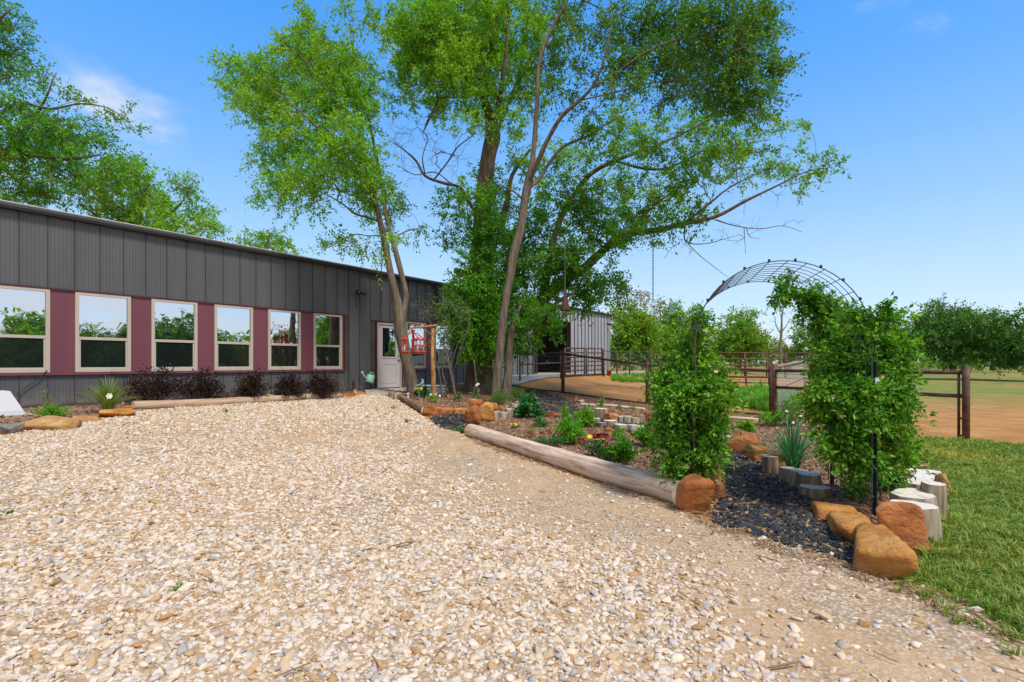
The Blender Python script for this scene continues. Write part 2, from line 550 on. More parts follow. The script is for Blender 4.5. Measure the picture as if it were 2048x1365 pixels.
def ground_far():
    s = NT('sandy_ground')
    v = s.coords('pos')
    big = s.noise(v, 0.22, 4, 0.6)
    mid = s.noise(v, 1.3, 5, 0.6)
    sand = s.ramp(mid, [(0.3, (0.33, 0.15, 0.042)), (0.52, (0.42, 0.205, 0.066)), (0.72, (0.48, 0.27, 0.11))])
    vst = s.coords('pos', (0.35, 2.2, 1))
    sand = s.mix(s.maprange(s.noise(vst, 1.1, 4), 0.55, 0.7, 0, 0.6), sand, (0.46, 0.31, 0.165))
    gr = s.ramp(mid, [(0.3, (0.12, 0.17, 0.025)), (0.55, (0.2, 0.22, 0.05)), (0.75, (0.33, 0.28, 0.1))])
    sp = s.n('ShaderNodeSeparateXYZ'); g = s.n('ShaderNodeNewGeometry'); s.l(g.outputs['Position'], sp.inputs[0])
    # meadow lies beyond the paddock: to the east of the pens and past the far fence
    east = s.math('SUBTRACT', sp.outputs['X'], s.math('MULTIPLY', sp.outputs['Y'], 0.68))
    fe = s.math('MULTIPLY', s.maprange(east, -1.0, 3.0), s.maprange(sp.outputs['Y'], 13.0, 24.0))
    fn = s.maprange(sp.outputs['Y'], 34.0, 52.0)
    fac = s.math('MAXIMUM', fe, fn)
    fac = s.math('MULTIPLY', fac, s.maprange(s.math('ADD', big, s.math('MULTIPLY', mid, 0.25)), 0.47, 0.66, 0.35, 1.0))
    fac = s.math('MAXIMUM', fac, s.maprange(big, 0.62, 0.7, 0, 0.5))
    col = s.mix(fac, sand, gr)
    fine = s.noise(v, 34, 4)
    col = s.mix(0.3, col, s.ramp(fine, [(0.3, (0.36, 0.36, 0.36)), (0.7, (0.64, 0.64, 0.64))]), 'OVERLAY')
    hb = s.math('ADD', s.math('MULTIPLY', s.noise(v, 3.5, 5, 0.6), 1.0), s.math('MULTIPLY', fine, 0.25))
    s.bsdf(col, 0.97, s.bump(hb, 0.7, 0.06), spec=0.1)
    return s.m
M['ground'] = ground_far()
M['bed'] = pmat('bed_mulch', (0.150, 0.081, 0.044), (0.275, 0.163, 0.100), (0.413, 0.275, 0.175), scale=7, bump=1.0, bscale=45, bdist=0.03, kind='pos')
M['path'] = pmat('path_mulch', (0.03, 0.03, 0.033), (0.045, 0.045, 0.05), (0.07, 0.068, 0.07), scale=22, bump=1.0, bscale=70, bdist=0.02, kind='pos')
def lawn_mat():
    s = NT('lawn_soil')
    v = s.coords('pos')
    n = s.noise(v, 1.1, 4, 0.6)
    col = s.ramp(n, [(0.3, (0.094, 0.151, 0.018)), (0.5, (0.160, 0.205, 0.031)), (0.62, (0.253, 0.259, 0.066)), (0.75, (0.337, 0.291, 0.106))])
    f = s.noise(v, 60, 4)
    col = s.mix(0.5, col, s.ramp(f, [(0.3, (0.281, 0.323, 0.264)), (0.7, (0.636, 0.733, 0.598))]), 'OVERLAY')
    s.bsdf(col, 0.97, s.bump(f, 0.8, 0.03), spec=0.1)
    return s.m
M['lawn'] = lawn_mat()
M['concrete'] = pmat('concrete', (0.315, 0.285, 0.232), (0.375, 0.345, 0.285), (0.420, 0.390, 0.338), scale=1.6, bump=0.2, bscale=80, bdist=0.004, kind='pos')

# ---- stone and wood
def sandstone(name, a, b, c, dark):
    s = NT(name)
    oi = s.n('ShaderNodeObjectInfo')
    mp = s.n('ShaderNodeMapping'); t = s.n('ShaderNodeTexCoord')
    s.l(t.outputs['Object'], mp.inputs[0])
    cb = s.n('ShaderNodeCombineXYZ')
    for i in range(3):
        s.l(s.math('MULTIPLY', oi.outputs['Random'], 37.0 + 11 * i), cb.inputs[i])
    s.l(cb.outputs[0], mp.inputs['Location'])
    v = mp.outputs[0]
    n = s.noise(v, 3.2, 5, 0.6, 0.5)
    col = s.ramp(n, [(0.3, a), (0.5, b), (0.7, c)])
    st = s.n('ShaderNodeMapping'); st.inputs['Scale'].default_value = (1, 1, 3.2); s.l(v, st.inputs[0])
    col = s.mix(s.maprange(s.noise(st.outputs[0], 3, 4), 0.5, 0.66, 0, 0.45), col, dark)
    lich = s.maprange(s.noise(v, 9, 4, 0.7), 0.63, 0.72, 0, 0.55)
    col = s.mix(lich, col, (0.36, 0.31, 0.25))
    h = s.math('ADD', s.noise(v, 14, 6, 0.65), s.math('MULTIPLY', s.noise(st.outputs[0], 6, 3), 0.5))
    s.bsdf(col, 0.92, s.bump(h, 1.0, 0.045), spec=0.15)
    return s.m
M['stone_rust'] = sandstone('stone_rust', (0.221, 0.074, 0.026), (0.390, 0.138, 0.044), (0.520, 0.228, 0.083), (0.130, 0.066, 0.039))
M['stone_orange'] = sandstone('stone_orange', (0.38, 0.15, 0.035), (0.5, 0.23, 0.06), (0.58, 0.33, 0.12), (0.3, 0.12, 0.04))
M['stone_red'] = sandstone('stone_red', (0.2, 0.06, 0.03), (0.32, 0.11, 0.055), (0.36, 0.19, 0.11), (0.14, 0.07, 0.045))
M['stone_tan'] = sandstone('stone_tan', (0.374, 0.180, 0.060), (0.495, 0.280, 0.111), (0.605, 0.400, 0.196), (0.330, 0.140, 0.043))
M['stone_grey'] = sandstone('stone_grey', (0.13, 0.12, 0.1), (0.25, 0.24, 0.2), (0.4, 0.38, 0.33), (0.09, 0.08, 0.07))

def cutwood(name, a, b, dark):
    s = NT(name)
    v = s.coords('obj')
    sp = s.n('ShaderNodeSeparateXYZ'); s.l(v, sp.inputs[0])
    rad = s.math('SQRT', s.math('ADD', s.math('MULTIPLY', sp.outputs['X'], sp.outputs['X']), s.math('MULTIPLY', sp.outputs['Y'], sp.outputs['Y'])), 0)
    n = s.noise(v, 14, 4)
    ring = s.math('SINE', s.math('ADD', s.math('MULTIPLY', rad, 320.0), s.math('MULTIPLY', n, 9.0)), 0)
    col = s.mix(s.maprange(ring, -1, 1, 0.0, 0.35), a, b)
    col = s.mix(s.maprange(s.noise(v, 26, 4, 0.7, 1.5), 0.6, 0.7, 0, 0.6), col, dark)
    s.bsdf(col, 0.9, s.bump(s.noise(v, 50, 4), 0.4, 0.006), spec=0.15)
    return s.m
M['cut_white'] = cutwood('cut_white', (0.665, 0.615, 0.528), (0.489, 0.430, 0.352), (0.235, 0.186, 0.137))
M['cut_grey'] = cutwood('cut_grey', (0.672, 0.560, 0.432), (0.480, 0.384, 0.288), (0.208, 0.160, 0.112))
def sidewood(name, c1, c2, c3, sc=9, st=(1, 1, 0.12)):
    s = NT(name)
    v = s.coords('obj', st)
    n = s.noise(v, sc, 6, 0.65, 0.3)
    col = s.ramp(n, [(0.32, c1), (0.5, c2), (0.68, c3)])
    s.bsdf(col, 0.92, s.bump(n, 0.8, 0.015), spec=0.15)
    return s.m
M['side_pale'] = sidewood('side_pale', (0.125, 0.090, 0.057), (0.313, 0.253, 0.181), (0.453, 0.384, 0.291), 16)
M['side_brown'] = sidewood('side_brown', (0.084, 0.056, 0.035), (0.238, 0.168, 0.112), (0.420, 0.322, 0.231), 18)
M['log_pale'] = sidewood('log_pale', (0.321, 0.198, 0.110), (0.581, 0.430, 0.307), (0.743, 0.604, 0.482), 7, (0.25, 3, 3))
M['log_tan'] = sidewood('log_tan', (0.244, 0.147, 0.087), (0.411, 0.283, 0.186), (0.508, 0.391, 0.283), 7, (0.25, 3, 3))
M['log_brown'] = sidewood('log_brown', (0.1, 0.055, 0.03), (0.22, 0.13, 0.08), (0.32, 0.22, 0.15), 8, (0.3, 3, 3))

# ---- house
def metalpaint(name, col, rough=0.42, spec=0.5, metallic=0.0, coat=0.0, streak=0.12, dust=False):
    s = NT(name)
    v = s.coords('pos', (1, 1, 0.12))
    n = s.noise(v, 3.0, 4)
    dk = tuple(c * (1 - streak) for c in col); lt = tuple(min(1, c * (1 + streak)) for c in col)
    c = s.ramp(n, [(0.3, dk), (0.7, lt)])
    if dust:
        sp = s.n('ShaderNodeSeparateXYZ'); g = s.n('ShaderNodeNewGeometry'); s.l(g.outputs['Position'], sp.inputs[0])
        up = s.maprange(sp.outputs['Z'], CZ - 0.83 + 0.04, CZ - 0.83 + 0.42, 1.0, 0.0)
        sm = s.maprange(s.noise(s.coords('pos'), 7, 5, 0.65), 0.35, 0.7)
        c = s.mix(s.math('MULTIPLY', s.math('MULTIPLY', up, sm), 0.5), c, (0.24, 0.19, 0.14))
        st = s.maprange(s.noise(s.coords('pos', (6, 6, 0.25)), 2.0, 4, 0.6), 0.56, 0.75, 0.0, 0.28)
        c = s.mix(st, c, tuple(min(1, q * 1.5) for q in col))
    s.bsdf(c, s.maprange(s.noise(s.coords('pos'), 5, 3), 0.3, 0.7, rough - 0.05, rough + 0.08), None, metallic, spec, coat)
    return s.m
M['charcoal'] = metalpaint('charcoal_panel', (0.087, 0.086, 0.091), 0.45, 0.5, dust=True)
M['charcoal_seam'] = metalpaint('charcoal_seam', (0.052, 0.051, 0.053), 0.5, 0.4)
M['galv'] = metalpaint('pale_sheen_panel', (0.368, 0.368, 0.396), 0.4, 0.5, 0.2)  # pale base colour carries the sky's grazing reflection on the far siding
M['galv_mid'] = metalpaint('midgrey_panel', (0.198, 0.198, 0.208), 0.38, 0.6, 0.15)  # middle step of the sky reflection painted into the siding
M['seam_shade'] = metalpaint('shaded_seam', (0.02, 0.02, 0.025), 0.6, 0.3)  # near-black tone paints the shadow in the gaps at the seams
M['maroon'] = metalpaint('maroon_panel', (0.160, 0.049, 0.068), 0.42, 0.45)
M['maroon_dark'] = metalpaint('maroon_trim', (0.07, 0.022, 0.026), 0.5, 0.4)
M['fascia'] = metalpaint('fascia_metal', (0.035, 0.034, 0.034), 0.6, 0.25)
M['drip'] = metalpaint('drip_edge', (0.75, 0.75, 0.75), 0.4, 0.5)
M['frame_cream'] = metalpaint('frame_vinyl', (0.459, 0.402, 0.328), 0.5, 0.4, streak=0.05)
M['door_white'] = metalpaint('door_paint', (0.508, 0.459, 0.451), 0.5, 0.4, streak=0.04)
M['black_metal'] = metalpaint('black_metal', (0.02, 0.02, 0.022), 0.4, 0.5)
M['roof_metal'] = metalpaint('roof_metal', (0.5, 0.5, 0.5), 0.45, 0.5)
M['inside'] = pmat('inside_wall', (0.05, 0.045, 0.04), (0.08, 0.07, 0.06), scale=2, bump=0)
M['footing'] = pmat('footing_concrete', (0.3, 0.28, 0.24), (0.4, 0.37, 0.32), scale=4, bump=0.2, kind='pos')
def glassmat(name, tint, refl, rough=0.0):
    s = NT(name)
    g = s.n('ShaderNodeBsdfGlossy'); g.inputs['Color'].default_value = (*tint, 1); g.inputs['Roughness'].default_value = rough
    d = s.n('ShaderNodeBsdfDiffuse'); d.inputs['Color'].default_value = (0.012, 0.016, 0.015, 1)
    v = s.coords('pos')
    bm = s.bump(s.noise(v, 1.6, 2), 0.14, 0.02)
    s.l(bm, g.inputs['Normal'])
    mx = s.n('ShaderNodeMixShader'); mx.inputs[0].default_value = refl
    s.l(d.outputs[0], mx.inputs[1]); s.l(g.outputs[0], mx.inputs[2]); s.l(mx.outputs[0], s.out.inputs[0])
    return s.m
M['pane'] = glassmat('coated_glass', (0.86, 0.9, 0.97), 0.82)
M['pane_dark'] = glassmat('screened_glass', (0.55, 0.64, 0.62), 0.16, 0.02)

M['rust_pipe'] = pmat('rust_pipe', (0.05, 0.022, 0.014), (0.1, 0.042, 0.026), (0.17, 0.085, 0.055), scale=8, bump=0.3, bscale=60, bdist=0.003, rough=0.75, kind='pos')
M['pale_pipe'] = pmat('pale_pipe', (0.072, 0.047, 0.033), (0.121, 0.083, 0.061), scale=8, bump=0.2, rough=0.7, kind='pos')
M['wire'] = pmat('grey_wire', (0.07, 0.075, 0.08), (0.14, 0.145, 0.15), scale=20, bump=0, rough=0.5, metallic=0.6)
M['wire_light'] = pmat('pale_wire', (0.390, 0.390, 0.390), (0.546, 0.546, 0.546), scale=20, bump=0, rough=0.5, metallic=0.4)
M['post_green'] = pmat('post_green', (0.012, 0.02, 0.02), (0.03, 0.042, 0.042), scale=20, bump=0.1, rough=0.5)
M['wood_grey'] = sidewood('weathered_wood', (0.16, 0.12, 0.1), (0.28, 0.23, 0.2), (0.4, 0.34, 0.3), 9, (1, 1, 0.3))
M['wood_orange'] = sidewood('peeled_wood', (0.16, 0.07, 0.03), (0.36, 0.18, 0.07), (0.6, 0.36, 0.14), 11, (1, 1, 0.35))
M['red_paint'] = metalpaint('red_enamel', (0.42, 0.03, 0.02), 0.4, 0.5)
M['clear'] = glassmat('lantern_glass', (0.85, 0.87, 0.88), 0.7, 0.15)
M['galv_tub'] = metalpaint('galvanised_tub', (0.33, 0.38, 0.43), 0.4, 0.5, 0.5)
M['mint'] = metalpaint('mint_enamel', (0.25, 0.55, 0.37), 0.4, 0.5, streak=0.05)
M['white_plastic'] = metalpaint('white_plastic', (0.612, 0.629, 0.646), 0.45, 0.5, streak=0.04)
M['rust_bell'] = metalpaint('rust_bell', (0.15, 0.055, 0.04), 0.6, 0.3)
M['blue_glass'] = metalpaint('blue_grey_enamel', (0.16, 0.3, 0.38), 0.35, 0.5)

# ------------------------------------------------------------------ terrain and ground sheets
def axis(lo, hi, fine_lo, fine_hi, step, grow=1.16):
    a = list(np.arange(fine_lo, fine_hi + 1e-6, step))
    d = step; v = fine_hi
    while v < hi:
        d *= grow; v += d; a.append(v)
    d = step; v = fine_lo
    pre = []
    while v > lo:
        d *= grow; v -= d; pre.append(v)
    return np.array(pre[::-1] + a)
gx = axis(-2500, 2500, -22, 22, 0.3)
gy = axis(-1500, 4000, -4, 34, 0.3)
XX, YY = np.meshgrid(gx, gy)
ZZ = gz(XX, YY)
V = np.stack([XX, YY, ZZ], -1).reshape(-1, 3)
nx, ny = len(gx), len(gy)
ii = (np.arange(ny - 1)[:, None] * nx + np.arange(nx - 1)[None, :]).reshape(-1)
Q = np.stack([ii, ii + 1, ii + nx + 1, ii + nx], -1)
tag(mk('ground', V, Q, M['ground'], smooth=True), 'orange sandy paddock ground running out to meadow', kind='structure')

def jag(poly, amp=0.05, step=0.25):
    out = []
    n = len(poly)
    for i in range(n):
        a = np.array(poly[i][:2], float); b = np.array(poly[(i + 1) % n][:2], float)
        k = max(1, min(60, int(np.linalg.norm(b - a) / step)))
        for j in range(k):
            q = a + (b - a) * j / k
            out.append(q + (rng.normal(size=2) * amp if j else 0))
    return out

def sheet(name, poly, off, mat, label, edge=0.5, amp=0.05, kind='structure'):
    pts = jag(poly, amp) if amp else [np.array(p[:2], float) for p in poly]
    bm = bmesh.new()
    vs_ = [bm.verts.new((p[0], p[1], 0)) for p in pts]
    f = bm.faces.new(vs_)
    bmesh.ops.triangulate(bm, faces=[f])
    for _ in range(7):
        es = [e for e in bm.edges if e.calc_length() > edge]
        if not es:
            break
        bmesh.ops.subdivide_edges(bm, edges=es, cuts=1, use_grid_fill=False)
        bmesh.ops.triangulate(bm, faces=[q for q in bm.faces if len(q.verts) > 3])
    co = np.array([v.co[:] for v in bm.verts])
    z = gz(co[:, 0], co[:, 1]) + off
    for v, q in zip(bm.verts, z):
        v.co.z = q
    for q in bm.faces:
        q.smooth = True
        if q.normal.z < 0:
            q.normal_flip()
    me = bpy.data.meshes.new(name); bm.to_mesh(me); bm.free()
    me.materials.append(mat)
    o = bpy.data.objects.new(name, me); COL.objects.link(o)
    return tag(o, label, kind=kind)

def g2(px, py):
    v = G(px, py); return (v.x, v.y)
def w2(s, out):
    v = onwall(s, 0, out); return (v.x, v.y)

LOG_EDGE = [(938, 878), (1010, 895), (1100, 927), (1200, 957), (1300, 992), (1365, 1020)]
GRAVEL = [w2(2, 2.2), g2(0, 874), g2(60, 864), g2(150, 850), g2(230, 836), g2(262, 824), g2(420, 813), g2(680, 798), g2(712, 793), g2(735, 790),
          g2(790, 796), g2(800, 805), g2(845, 834), g2(870, 851), g2(905, 860)] + [g2(*p) for p in LOG_EDGE] + [
          g2(1400, 1040), g2(1430, 1046), g2(1490, 1068), g2(1560, 1086), g2(1650, 1108), g2(1740, 1138), g2(1790, 1166), g2(1850, 1178), g2(1960, 1232), g2(2048, 1296),
          (3.3, 1.3), (4.2, -2), (6, -24), (-26, -24), (-24, 2)]
BED = [w2(19.3, 0.12), w2(23.4, 0.12), g2(930, 778), g2(1015, 772), g2(1126, 788), g2(1295, 810), g2(1440, 824), g2(1543, 834), g2(1640, 858), g2(1760, 895), g2(1800, 905),
       g2(1850, 930), g2(1895, 962), g2(1890, 1050), g2(1845, 1105), g2(1790, 1155), g2(1560, 1075), g2(1420, 1035), g2(1362, 1005)] + [g2(p[0], p[1] - 12) for p in LOG_EDGE[::-1]][1:] + [
       g2(905, 850), g2(868, 842), g2(845, 826), g2(800, 797), g2(735, 786)]
BED_W = [w2(4, 0.05), w2(19.2, 0.05), g2(690, 793), g2(680, 795), g2(420, 808), g2(262, 820), g2(150, 843), g2(60, 858), g2(0, 868), w2(4, 2.0)]
PATH_C = [g2(*p) for p in [(1425, 1052), (1438, 1010), (1442, 985), (1436, 955), (1424, 925), (1416, 905), (1420, 885), (1475, 885), (1505, 915), (1548, 950), (1590, 975), (1620, 1000), (1655, 1030), (1700, 1070), (1745, 1110), (1792, 1168), (1740, 1146), (1650, 1116), (1560, 1092)]]
PATH_B = [g2(*p) for p in [(1045, 781), (1085, 784), (1130, 800), (1152, 815), (1200, 838), (1290, 853), (1420, 885), (1416, 905), (1300, 872), (1200, 858), (1160, 848), (1110, 838), (1085, 826), (1058, 808)]]
PATH_A = [g2(*p) for p in [(860, 838), (900, 831), (938, 832), (930, 868), (905, 863), (870, 854)]]
LAWN = [g2(1790, 1162), g2(1835, 1115), g2(1880, 1065), g2(1898, 965), g2(1860, 928), g2(1810, 903), g2(1770, 878), g2(1860, 880), g2(1930, 884), g2(2048, 895), (16, 8.6), (22, 4), (20, -10), (6.2, -10), (4.2, -2), (3.3, 1.3), g2(2048, 1292), g2(1960, 1228), g2(1850, 1174)]
sheet('garden_bed', BED, 0.010, M['bed'], 'brown bark mulch of the flower garden', 0.6)
sheet('foundation_bed', BED_W, 0.010, M['bed'], 'bare brown soil strip along the house wall', 0.6)
sheet('lawn', LAWN, 0.008, M['lawn'], 'patchy mown grass beside the garden arch', 0.6)
sheet('gravel_drive', GRAVEL, 0.016, M['gravel_fines'], 'pale limestone gravel drive in front of the house', 0.7)
sheet('mulch_path', PATH_C, 0.022, M['path'], 'black rubber mulch path under the arch', 0.4, 0.03)
sheet('mulch_path', PATH_B, 0.022, M['path'], 'black mulch path between the stump rows', 0.4, 0.03)
sheet('mulch_path', PATH_A, 0.022, M['path'], 'black mulch path mouth beside the short log', 0.4, 0.03)

def slab(name, poly, h, mat, label):
    n = len(poly)
    V = [(p[0], p[1], float(gz(*p)) - 0.2) for p in poly] + [(p[0], p[1], float(gz(*p)) + h) for p in poly]
    Fc = [tuple(range(n, 2 * n))] + [(i, (i + 1) % n, n + (i + 1) % n, n + i) for i in range(n)]
    return tag(mk(name, V, Fc, mat), label, kind='structure')
sheet('walkway', [w2(23.6, 0.02), w2(23.6, 0.75), g2(932, 779), g2(1006, 777), g2(1030, 772), g2(1060, 764), g2(1095, 757), g2(1150, 753), g2(1215, 750), g2(1300, 748), w2(44, 0.3), w2(41, 0.02)], 0.035, M['concrete'], 'concrete walkway along the barn', 0.4, 0.0)
slab('doorstep', [w2(19.55, 0.02), g2(732, 791), g2(798, 793), w2(21.3, 0.02)], 0.04, M['concrete'], 'concrete slab at the white door')

# ------------------------------------------------------------------ scattered ground cover
def inpoly(pts, poly):
    x, y = pts[:, 0], pts[:, 1]
    r = np.zeros(len(pts), bool)
    n = len(poly)
    for i in range(n):
        x0, y0 = poly[i][:2]; x1, y1 = poly[(i + 1) % n][:2]
        c = ((y0 > y) != (y1 > y)) & (x < (x1 - x0) * (y - y0) / (y1 - y0 + 1e-12) + x0)
        r ^= c
    return r

def ico(sub):
    bm = bmesh.new(); bmesh.ops.create_icosphere(bm, subdivisions=sub, radius=1.0)
    V = np.array([v.co[:] for v in bm.verts]); Fc = np.array([[v.index for v in f.verts] for f in bm.faces]); bm.free()
    return V, Fc
ICO2, ICO2F = ico(2)
ICO3, ICO3F = ico(3)
ICO4, ICO4F = ico(4)

def rockshape(V, seed, cuts=9, soft=10.0, noise=0.06, nf=3.0, axt=0.16, axd=(0.72, 0.95)):
    """broken block: intersection of random half spaces on a unit sphere, slightly worn"""
    r = np.random.default_rng(seed)
    n = r.normal(size=(cuts, 3)); n /= np.linalg.norm(n, axis=1, keepdims=True)
    n = np.concatenate([n, np.array([[0, 0, 1], [0, 0, -1], [1, 0, 0], [-1, 0, 0], [0, 1, 0], [0, -1, 0.0]]) + r.normal(size=(6, 3)) * axt])
    n /= np.linalg.norm(n, axis=1, keepdims=True)
    d = np.concatenate([r.uniform(0.8, 1.05, cuts), r.uniform(axd[0], axd[1], 6)])
    q = np.maximum(V @ n.T / d[None], 0)
    rad = 1.0 / (np.sum(q ** soft, axis=1) ** (1 / soft) + 1e-6)
    out = V * rad[:, None]
    out *= (1 + noise * vnoise(out, nf, seed) + noise * 0.6 * vnoise(out, nf * 3.1, seed + 1) + noise * 0.35 * vnoise(out, nf * 7.3, seed + 2))[:, None]
    return out

def proto_collection(name, meshes):
    c = bpy.data.collections.new(name)          # a library of shapes, not linked into the scene
    for i, (V, Fc, mat, sm) in enumerate(meshes):
        me = bpy.data.meshes.new(name)
        me.from_pydata([tuple(v) for v in V], [], [tuple(int(i) for i in f) for f in Fc])
        me.materials.append(mat)
        me.polygons.foreach_set('use_smooth', np.full(len(me.polygons), sm))
        o = bpy.data.objects.new('%s_%02d' % (name, i), me)
        c.objects.link(o)
    return c

def scatter(name, pts, rot, scl, coll, nproto, label):
    me = bpy.data.meshes.new(name)
    n = len(pts)
    me.vertices.add(n); me.vertices.foreach_set('co', np.asarray(pts, np.float32).reshape(-1))
    a = me.attributes.new('rot', 'FLOAT_VECTOR', 'POINT'); a.data.foreach_set('vector', np.asarray(rot, np.float32).reshape(-1))
    a = me.attributes.new('scl', 'FLOAT_VECTOR', 'POINT'); a.data.foreach_set('vector', np.asarray(scl, np.float32).reshape(-1))
    a = me.attributes.new('pick', 'INT', 'POINT'); a.data.foreach_set('value', rng.integers(0, nproto, n).astype(np.int32))
    o = bpy.data.objects.new(name, me); COL.objects.link(o)
    ng = bpy.data.node_groups.new(name + '_scatter', 'GeometryNodeTree')
    ng.interface.new_socket('Geometry', in_out='INPUT', socket_type='NodeSocketGeometry')
    ng.interface.new_socket('Geometry', in_out='OUTPUT', socket_type='NodeSocketGeometry')
    N = ng.nodes
    gi, go = N.new('NodeGroupInput'), N.new('NodeGroupOutput')
    m2p = N.new('GeometryNodeMeshToPoints')
    iop = N.new('GeometryNodeInstanceOnPoints')
    ci = N.new('GeometryNodeCollectionInfo')
    ci.inputs['Collection'].default_value = coll
    ci.inputs['Separate Children'].default_value = True
    ci.inputs['Reset Children'].default_value = True
    def at(nm, ty):
        q = N.new('GeometryNodeInputNamedAttribute'); q.data_type = ty; q.inputs['Name'].default_value = nm
        return q.outputs['Attribute']
    L = ng.links
    L.new(gi.outputs[0], m2p.inputs[0]); L.new(m2p.outputs[0], iop.inputs['Points'])
    L.new(ci.outputs[0], iop.inputs['Instance'])
    iop.inputs['Pick Instance'].default_value = True
    L.new(at('pick', 'INT'), iop.inputs['Instance Index'])
    L.new(at('rot', 'FLOAT_VECTOR'), iop.inputs['Rotation'])
    L.new(at('scl', 'FLOAT_VECTOR'), iop.inputs['Scale'])
    L.new(iop.outputs[0], go.inputs[0])
    md = o.modifiers.new('scatter', 'NODES'); md.node_group = ng
    return tag(o, label, kind='stuff')

def sample(poly, n, x0, x1, y0, y1):
    out = []
    got = 0
    while got < n:
        p = np.stack([rng.uniform(x0, x1, n * 2), rng.uniform(y0, y1, n * 2)], -1)
        p = p[inpoly(p, poly)]
        out.append(p); got += len(p)
        if got == 0:
            break
    return np.concatenate(out)[:n]

# gravel stones
stones = []
for k in range(10):
    V = rockshape(ICO2, 100 + k, 9, 30.0, 0.06, 3.0, 0.35, (0.62, 1.0))
    stones.append((V * np.array([1.0, rng.uniform(0.6, 0.95), rng.uniform(0.4, 0.7)]) * 1.15, ICO2F, M['gravel_stone'], k % 2 == 0))
GST = proto_collection('gravel_stone', stones)
zones = [(-4.5, 4.5, 1.0, 4.0, 2300, 0.0108), (-10, 5, 4.0, 8.0, 1500, 0.0108), (-14, 3, 8.0, 19.0, 720, 0.0145)]
GP, GS = [], []
for (x0, x1, y0, y1, den, sz) in zones:
    n = int((x1 - x0) * (y1 - y0) * den)
    p = np.stack([rng.uniform(x0, x1, n), rng.uniform(y0, y1, n)], -1)
    p = p[inpoly(p, GRAVEL) & (np.abs(p[:, 0]) < 1.15 * p[:, 1] + 1.2)]
    p3 = np.c_[p, np.zeros(len(p))]
    # sandy bare patches, wheel-worn lines and the worn strip along the log
    m = 0.5 + 0.5 * vnoise(p3, 0.9, 3) + 0.25 * vnoise(p3, 2.6, 4)
    lg = np.abs((p[:, 0] - 0.35) * 0.86 + (p[:, 1] - 6.0) * 0.42) 
    m -= 0.75 * np.exp(-(lg / 0.9) ** 2) * (p[:, 0] > -1.2)
    keep = rng.uniform(size=len(p)) < np.clip(m * 1.6 - 0.08, 0.08, 1.0)
    p = p[keep]
    GP.append(p); GS.append(sz * np.exp(rng.normal(size=len(p)) * 0.42))
GP = np.concatenate(GP); GS = np.minimum(np.concatenate(GS), 0.026)
gzv = gz(GP[:, 0], GP[:, 1]) + 0.016 + GS * rng.uniform(-0.1, 0.34, len(GS))
rot = np.stack([rng.normal(0, 0.22, len(GS)), rng.normal(0, 0.22, len(GS)), rng.uniform(0, 6.28, len(GS))], -1)
scatter('gravel', np.c_[GP, gzv], rot, np.repeat(GS[:, None], 3, 1) * rng.uniform(0.8, 1.2, (len(GS), 3)), GST, 10, 'loose cream and tan limestone gravel stones')
NG = len(GS)

def chip_proto(k, mat, l, w, h):
    out = []
    for _ in range(k):
        V = np.array([(-l, -w, -h), (l, -w, -h), (l, w, -h), (-l, w, -h), (-l, -w, h), (l, -w, h), (l, w, h), (-l, w, h)]) * rng.uniform(0.7, 1.3, (8, 3))
        Fc = [(3,2,1,0),(4,5,6,7),(0,1,5,4),(1,2,6,5),(2,3,7,6),(3,0,4,7)]
        out.append((V, Fc, mat, False))
    return out
def chips(name, polys, dens, box, protos, label, off, s0=1.0, spread=0.35, tilt=0.35, keepf=None):
    A = []
    for poly in polys:
        P_ = np.array([q[:2] for q in poly])
        x0, y0 = P_.min(0); x1, y1 = P_.max(0)
        x0, x1, y0, y1 = max(x0, box[0]), min(x1, box[1]), max(y0, box[2]), min(y1, box[3])
        n = int((x1 - x0) * (y1 - y0) * dens)
        p = np.stack([rng.uniform(x0, x1, n), rng.uniform(y0, y1, n)], -1)
        A.append(p[inpoly(p, poly)])
    p = np.concatenate(A)
    if keepf is not None:
        p = p[keepf(p)]
    n = len(p)
    s = s0 * np.exp(rng.normal(size=n) * spread)
    z = gz(p[:, 0], p[:, 1]) + off + rng.uniform(0, 0.012, n)
    rot = np.stack([rng.normal(0, tilt, n), rng.normal(0, tilt, n), rng.uniform(0, 6.28, n)], -1)
    scatter(name, np.c_[p, z], rot, np.repeat(s[:, None], 3, 1), protos, 6, label)
    return n
CD = proto_collection('rubber_chip', chip_proto(6, M['chip_dark'], 0.014, 0.006, 0.004))
CB = proto_collection('bark_chip', chip_proto(6, M['chip_brown'], 0.015, 0.005, 0.003))
CS = proto_collection('straw_piece', chip_proto(6, M['straw'], 0.035, 0.002, 0.0015))
chips('mulch_chips', [PATH_C], 3000, (-5, 8, 2, 9), CD, 'loose black rubber mulch chips on the arch path', 0.024, 1.1)
chips('mulch_chips', [PATH_B, PATH_A], 500, (-5, 8, 5, 20), CD, 'loose black mulch chips on the back path', 0.024, 1.7)
path_all = [PATH_A, PATH_B, PATH_C]
chips('bark_mulch', [BED], 420, (-6, 8, 3.5, 19), CB, 'loose brown bark mulch over the flower beds', 0.012, 1.25,
      keepf=lambda p: ~(inpoly(p, PATH_A) | inpoly(p, PATH_B) | inpoly(p, PATH_C)))
chips('bark_mulch', [BED_W], 120, (-12, 3, 7, 16), CB, 'loose brown bark bits on the wall strip', 0.012, 1.5)
EDGE = [g2(1380, 1020), g2(1440, 1048), g2(1560, 1085), g2(1700, 1125), g2(1795, 1170), g2(1900, 1195), g2(2048, 1290), g2(2000, 1300), g2(1850, 1215), g2(1700, 1160), g2(1560, 1115), g2(1440, 1075), g2(1340, 1025), g2(1150, 955), g2(950, 890), g2(940, 876), g2(1150, 938)]
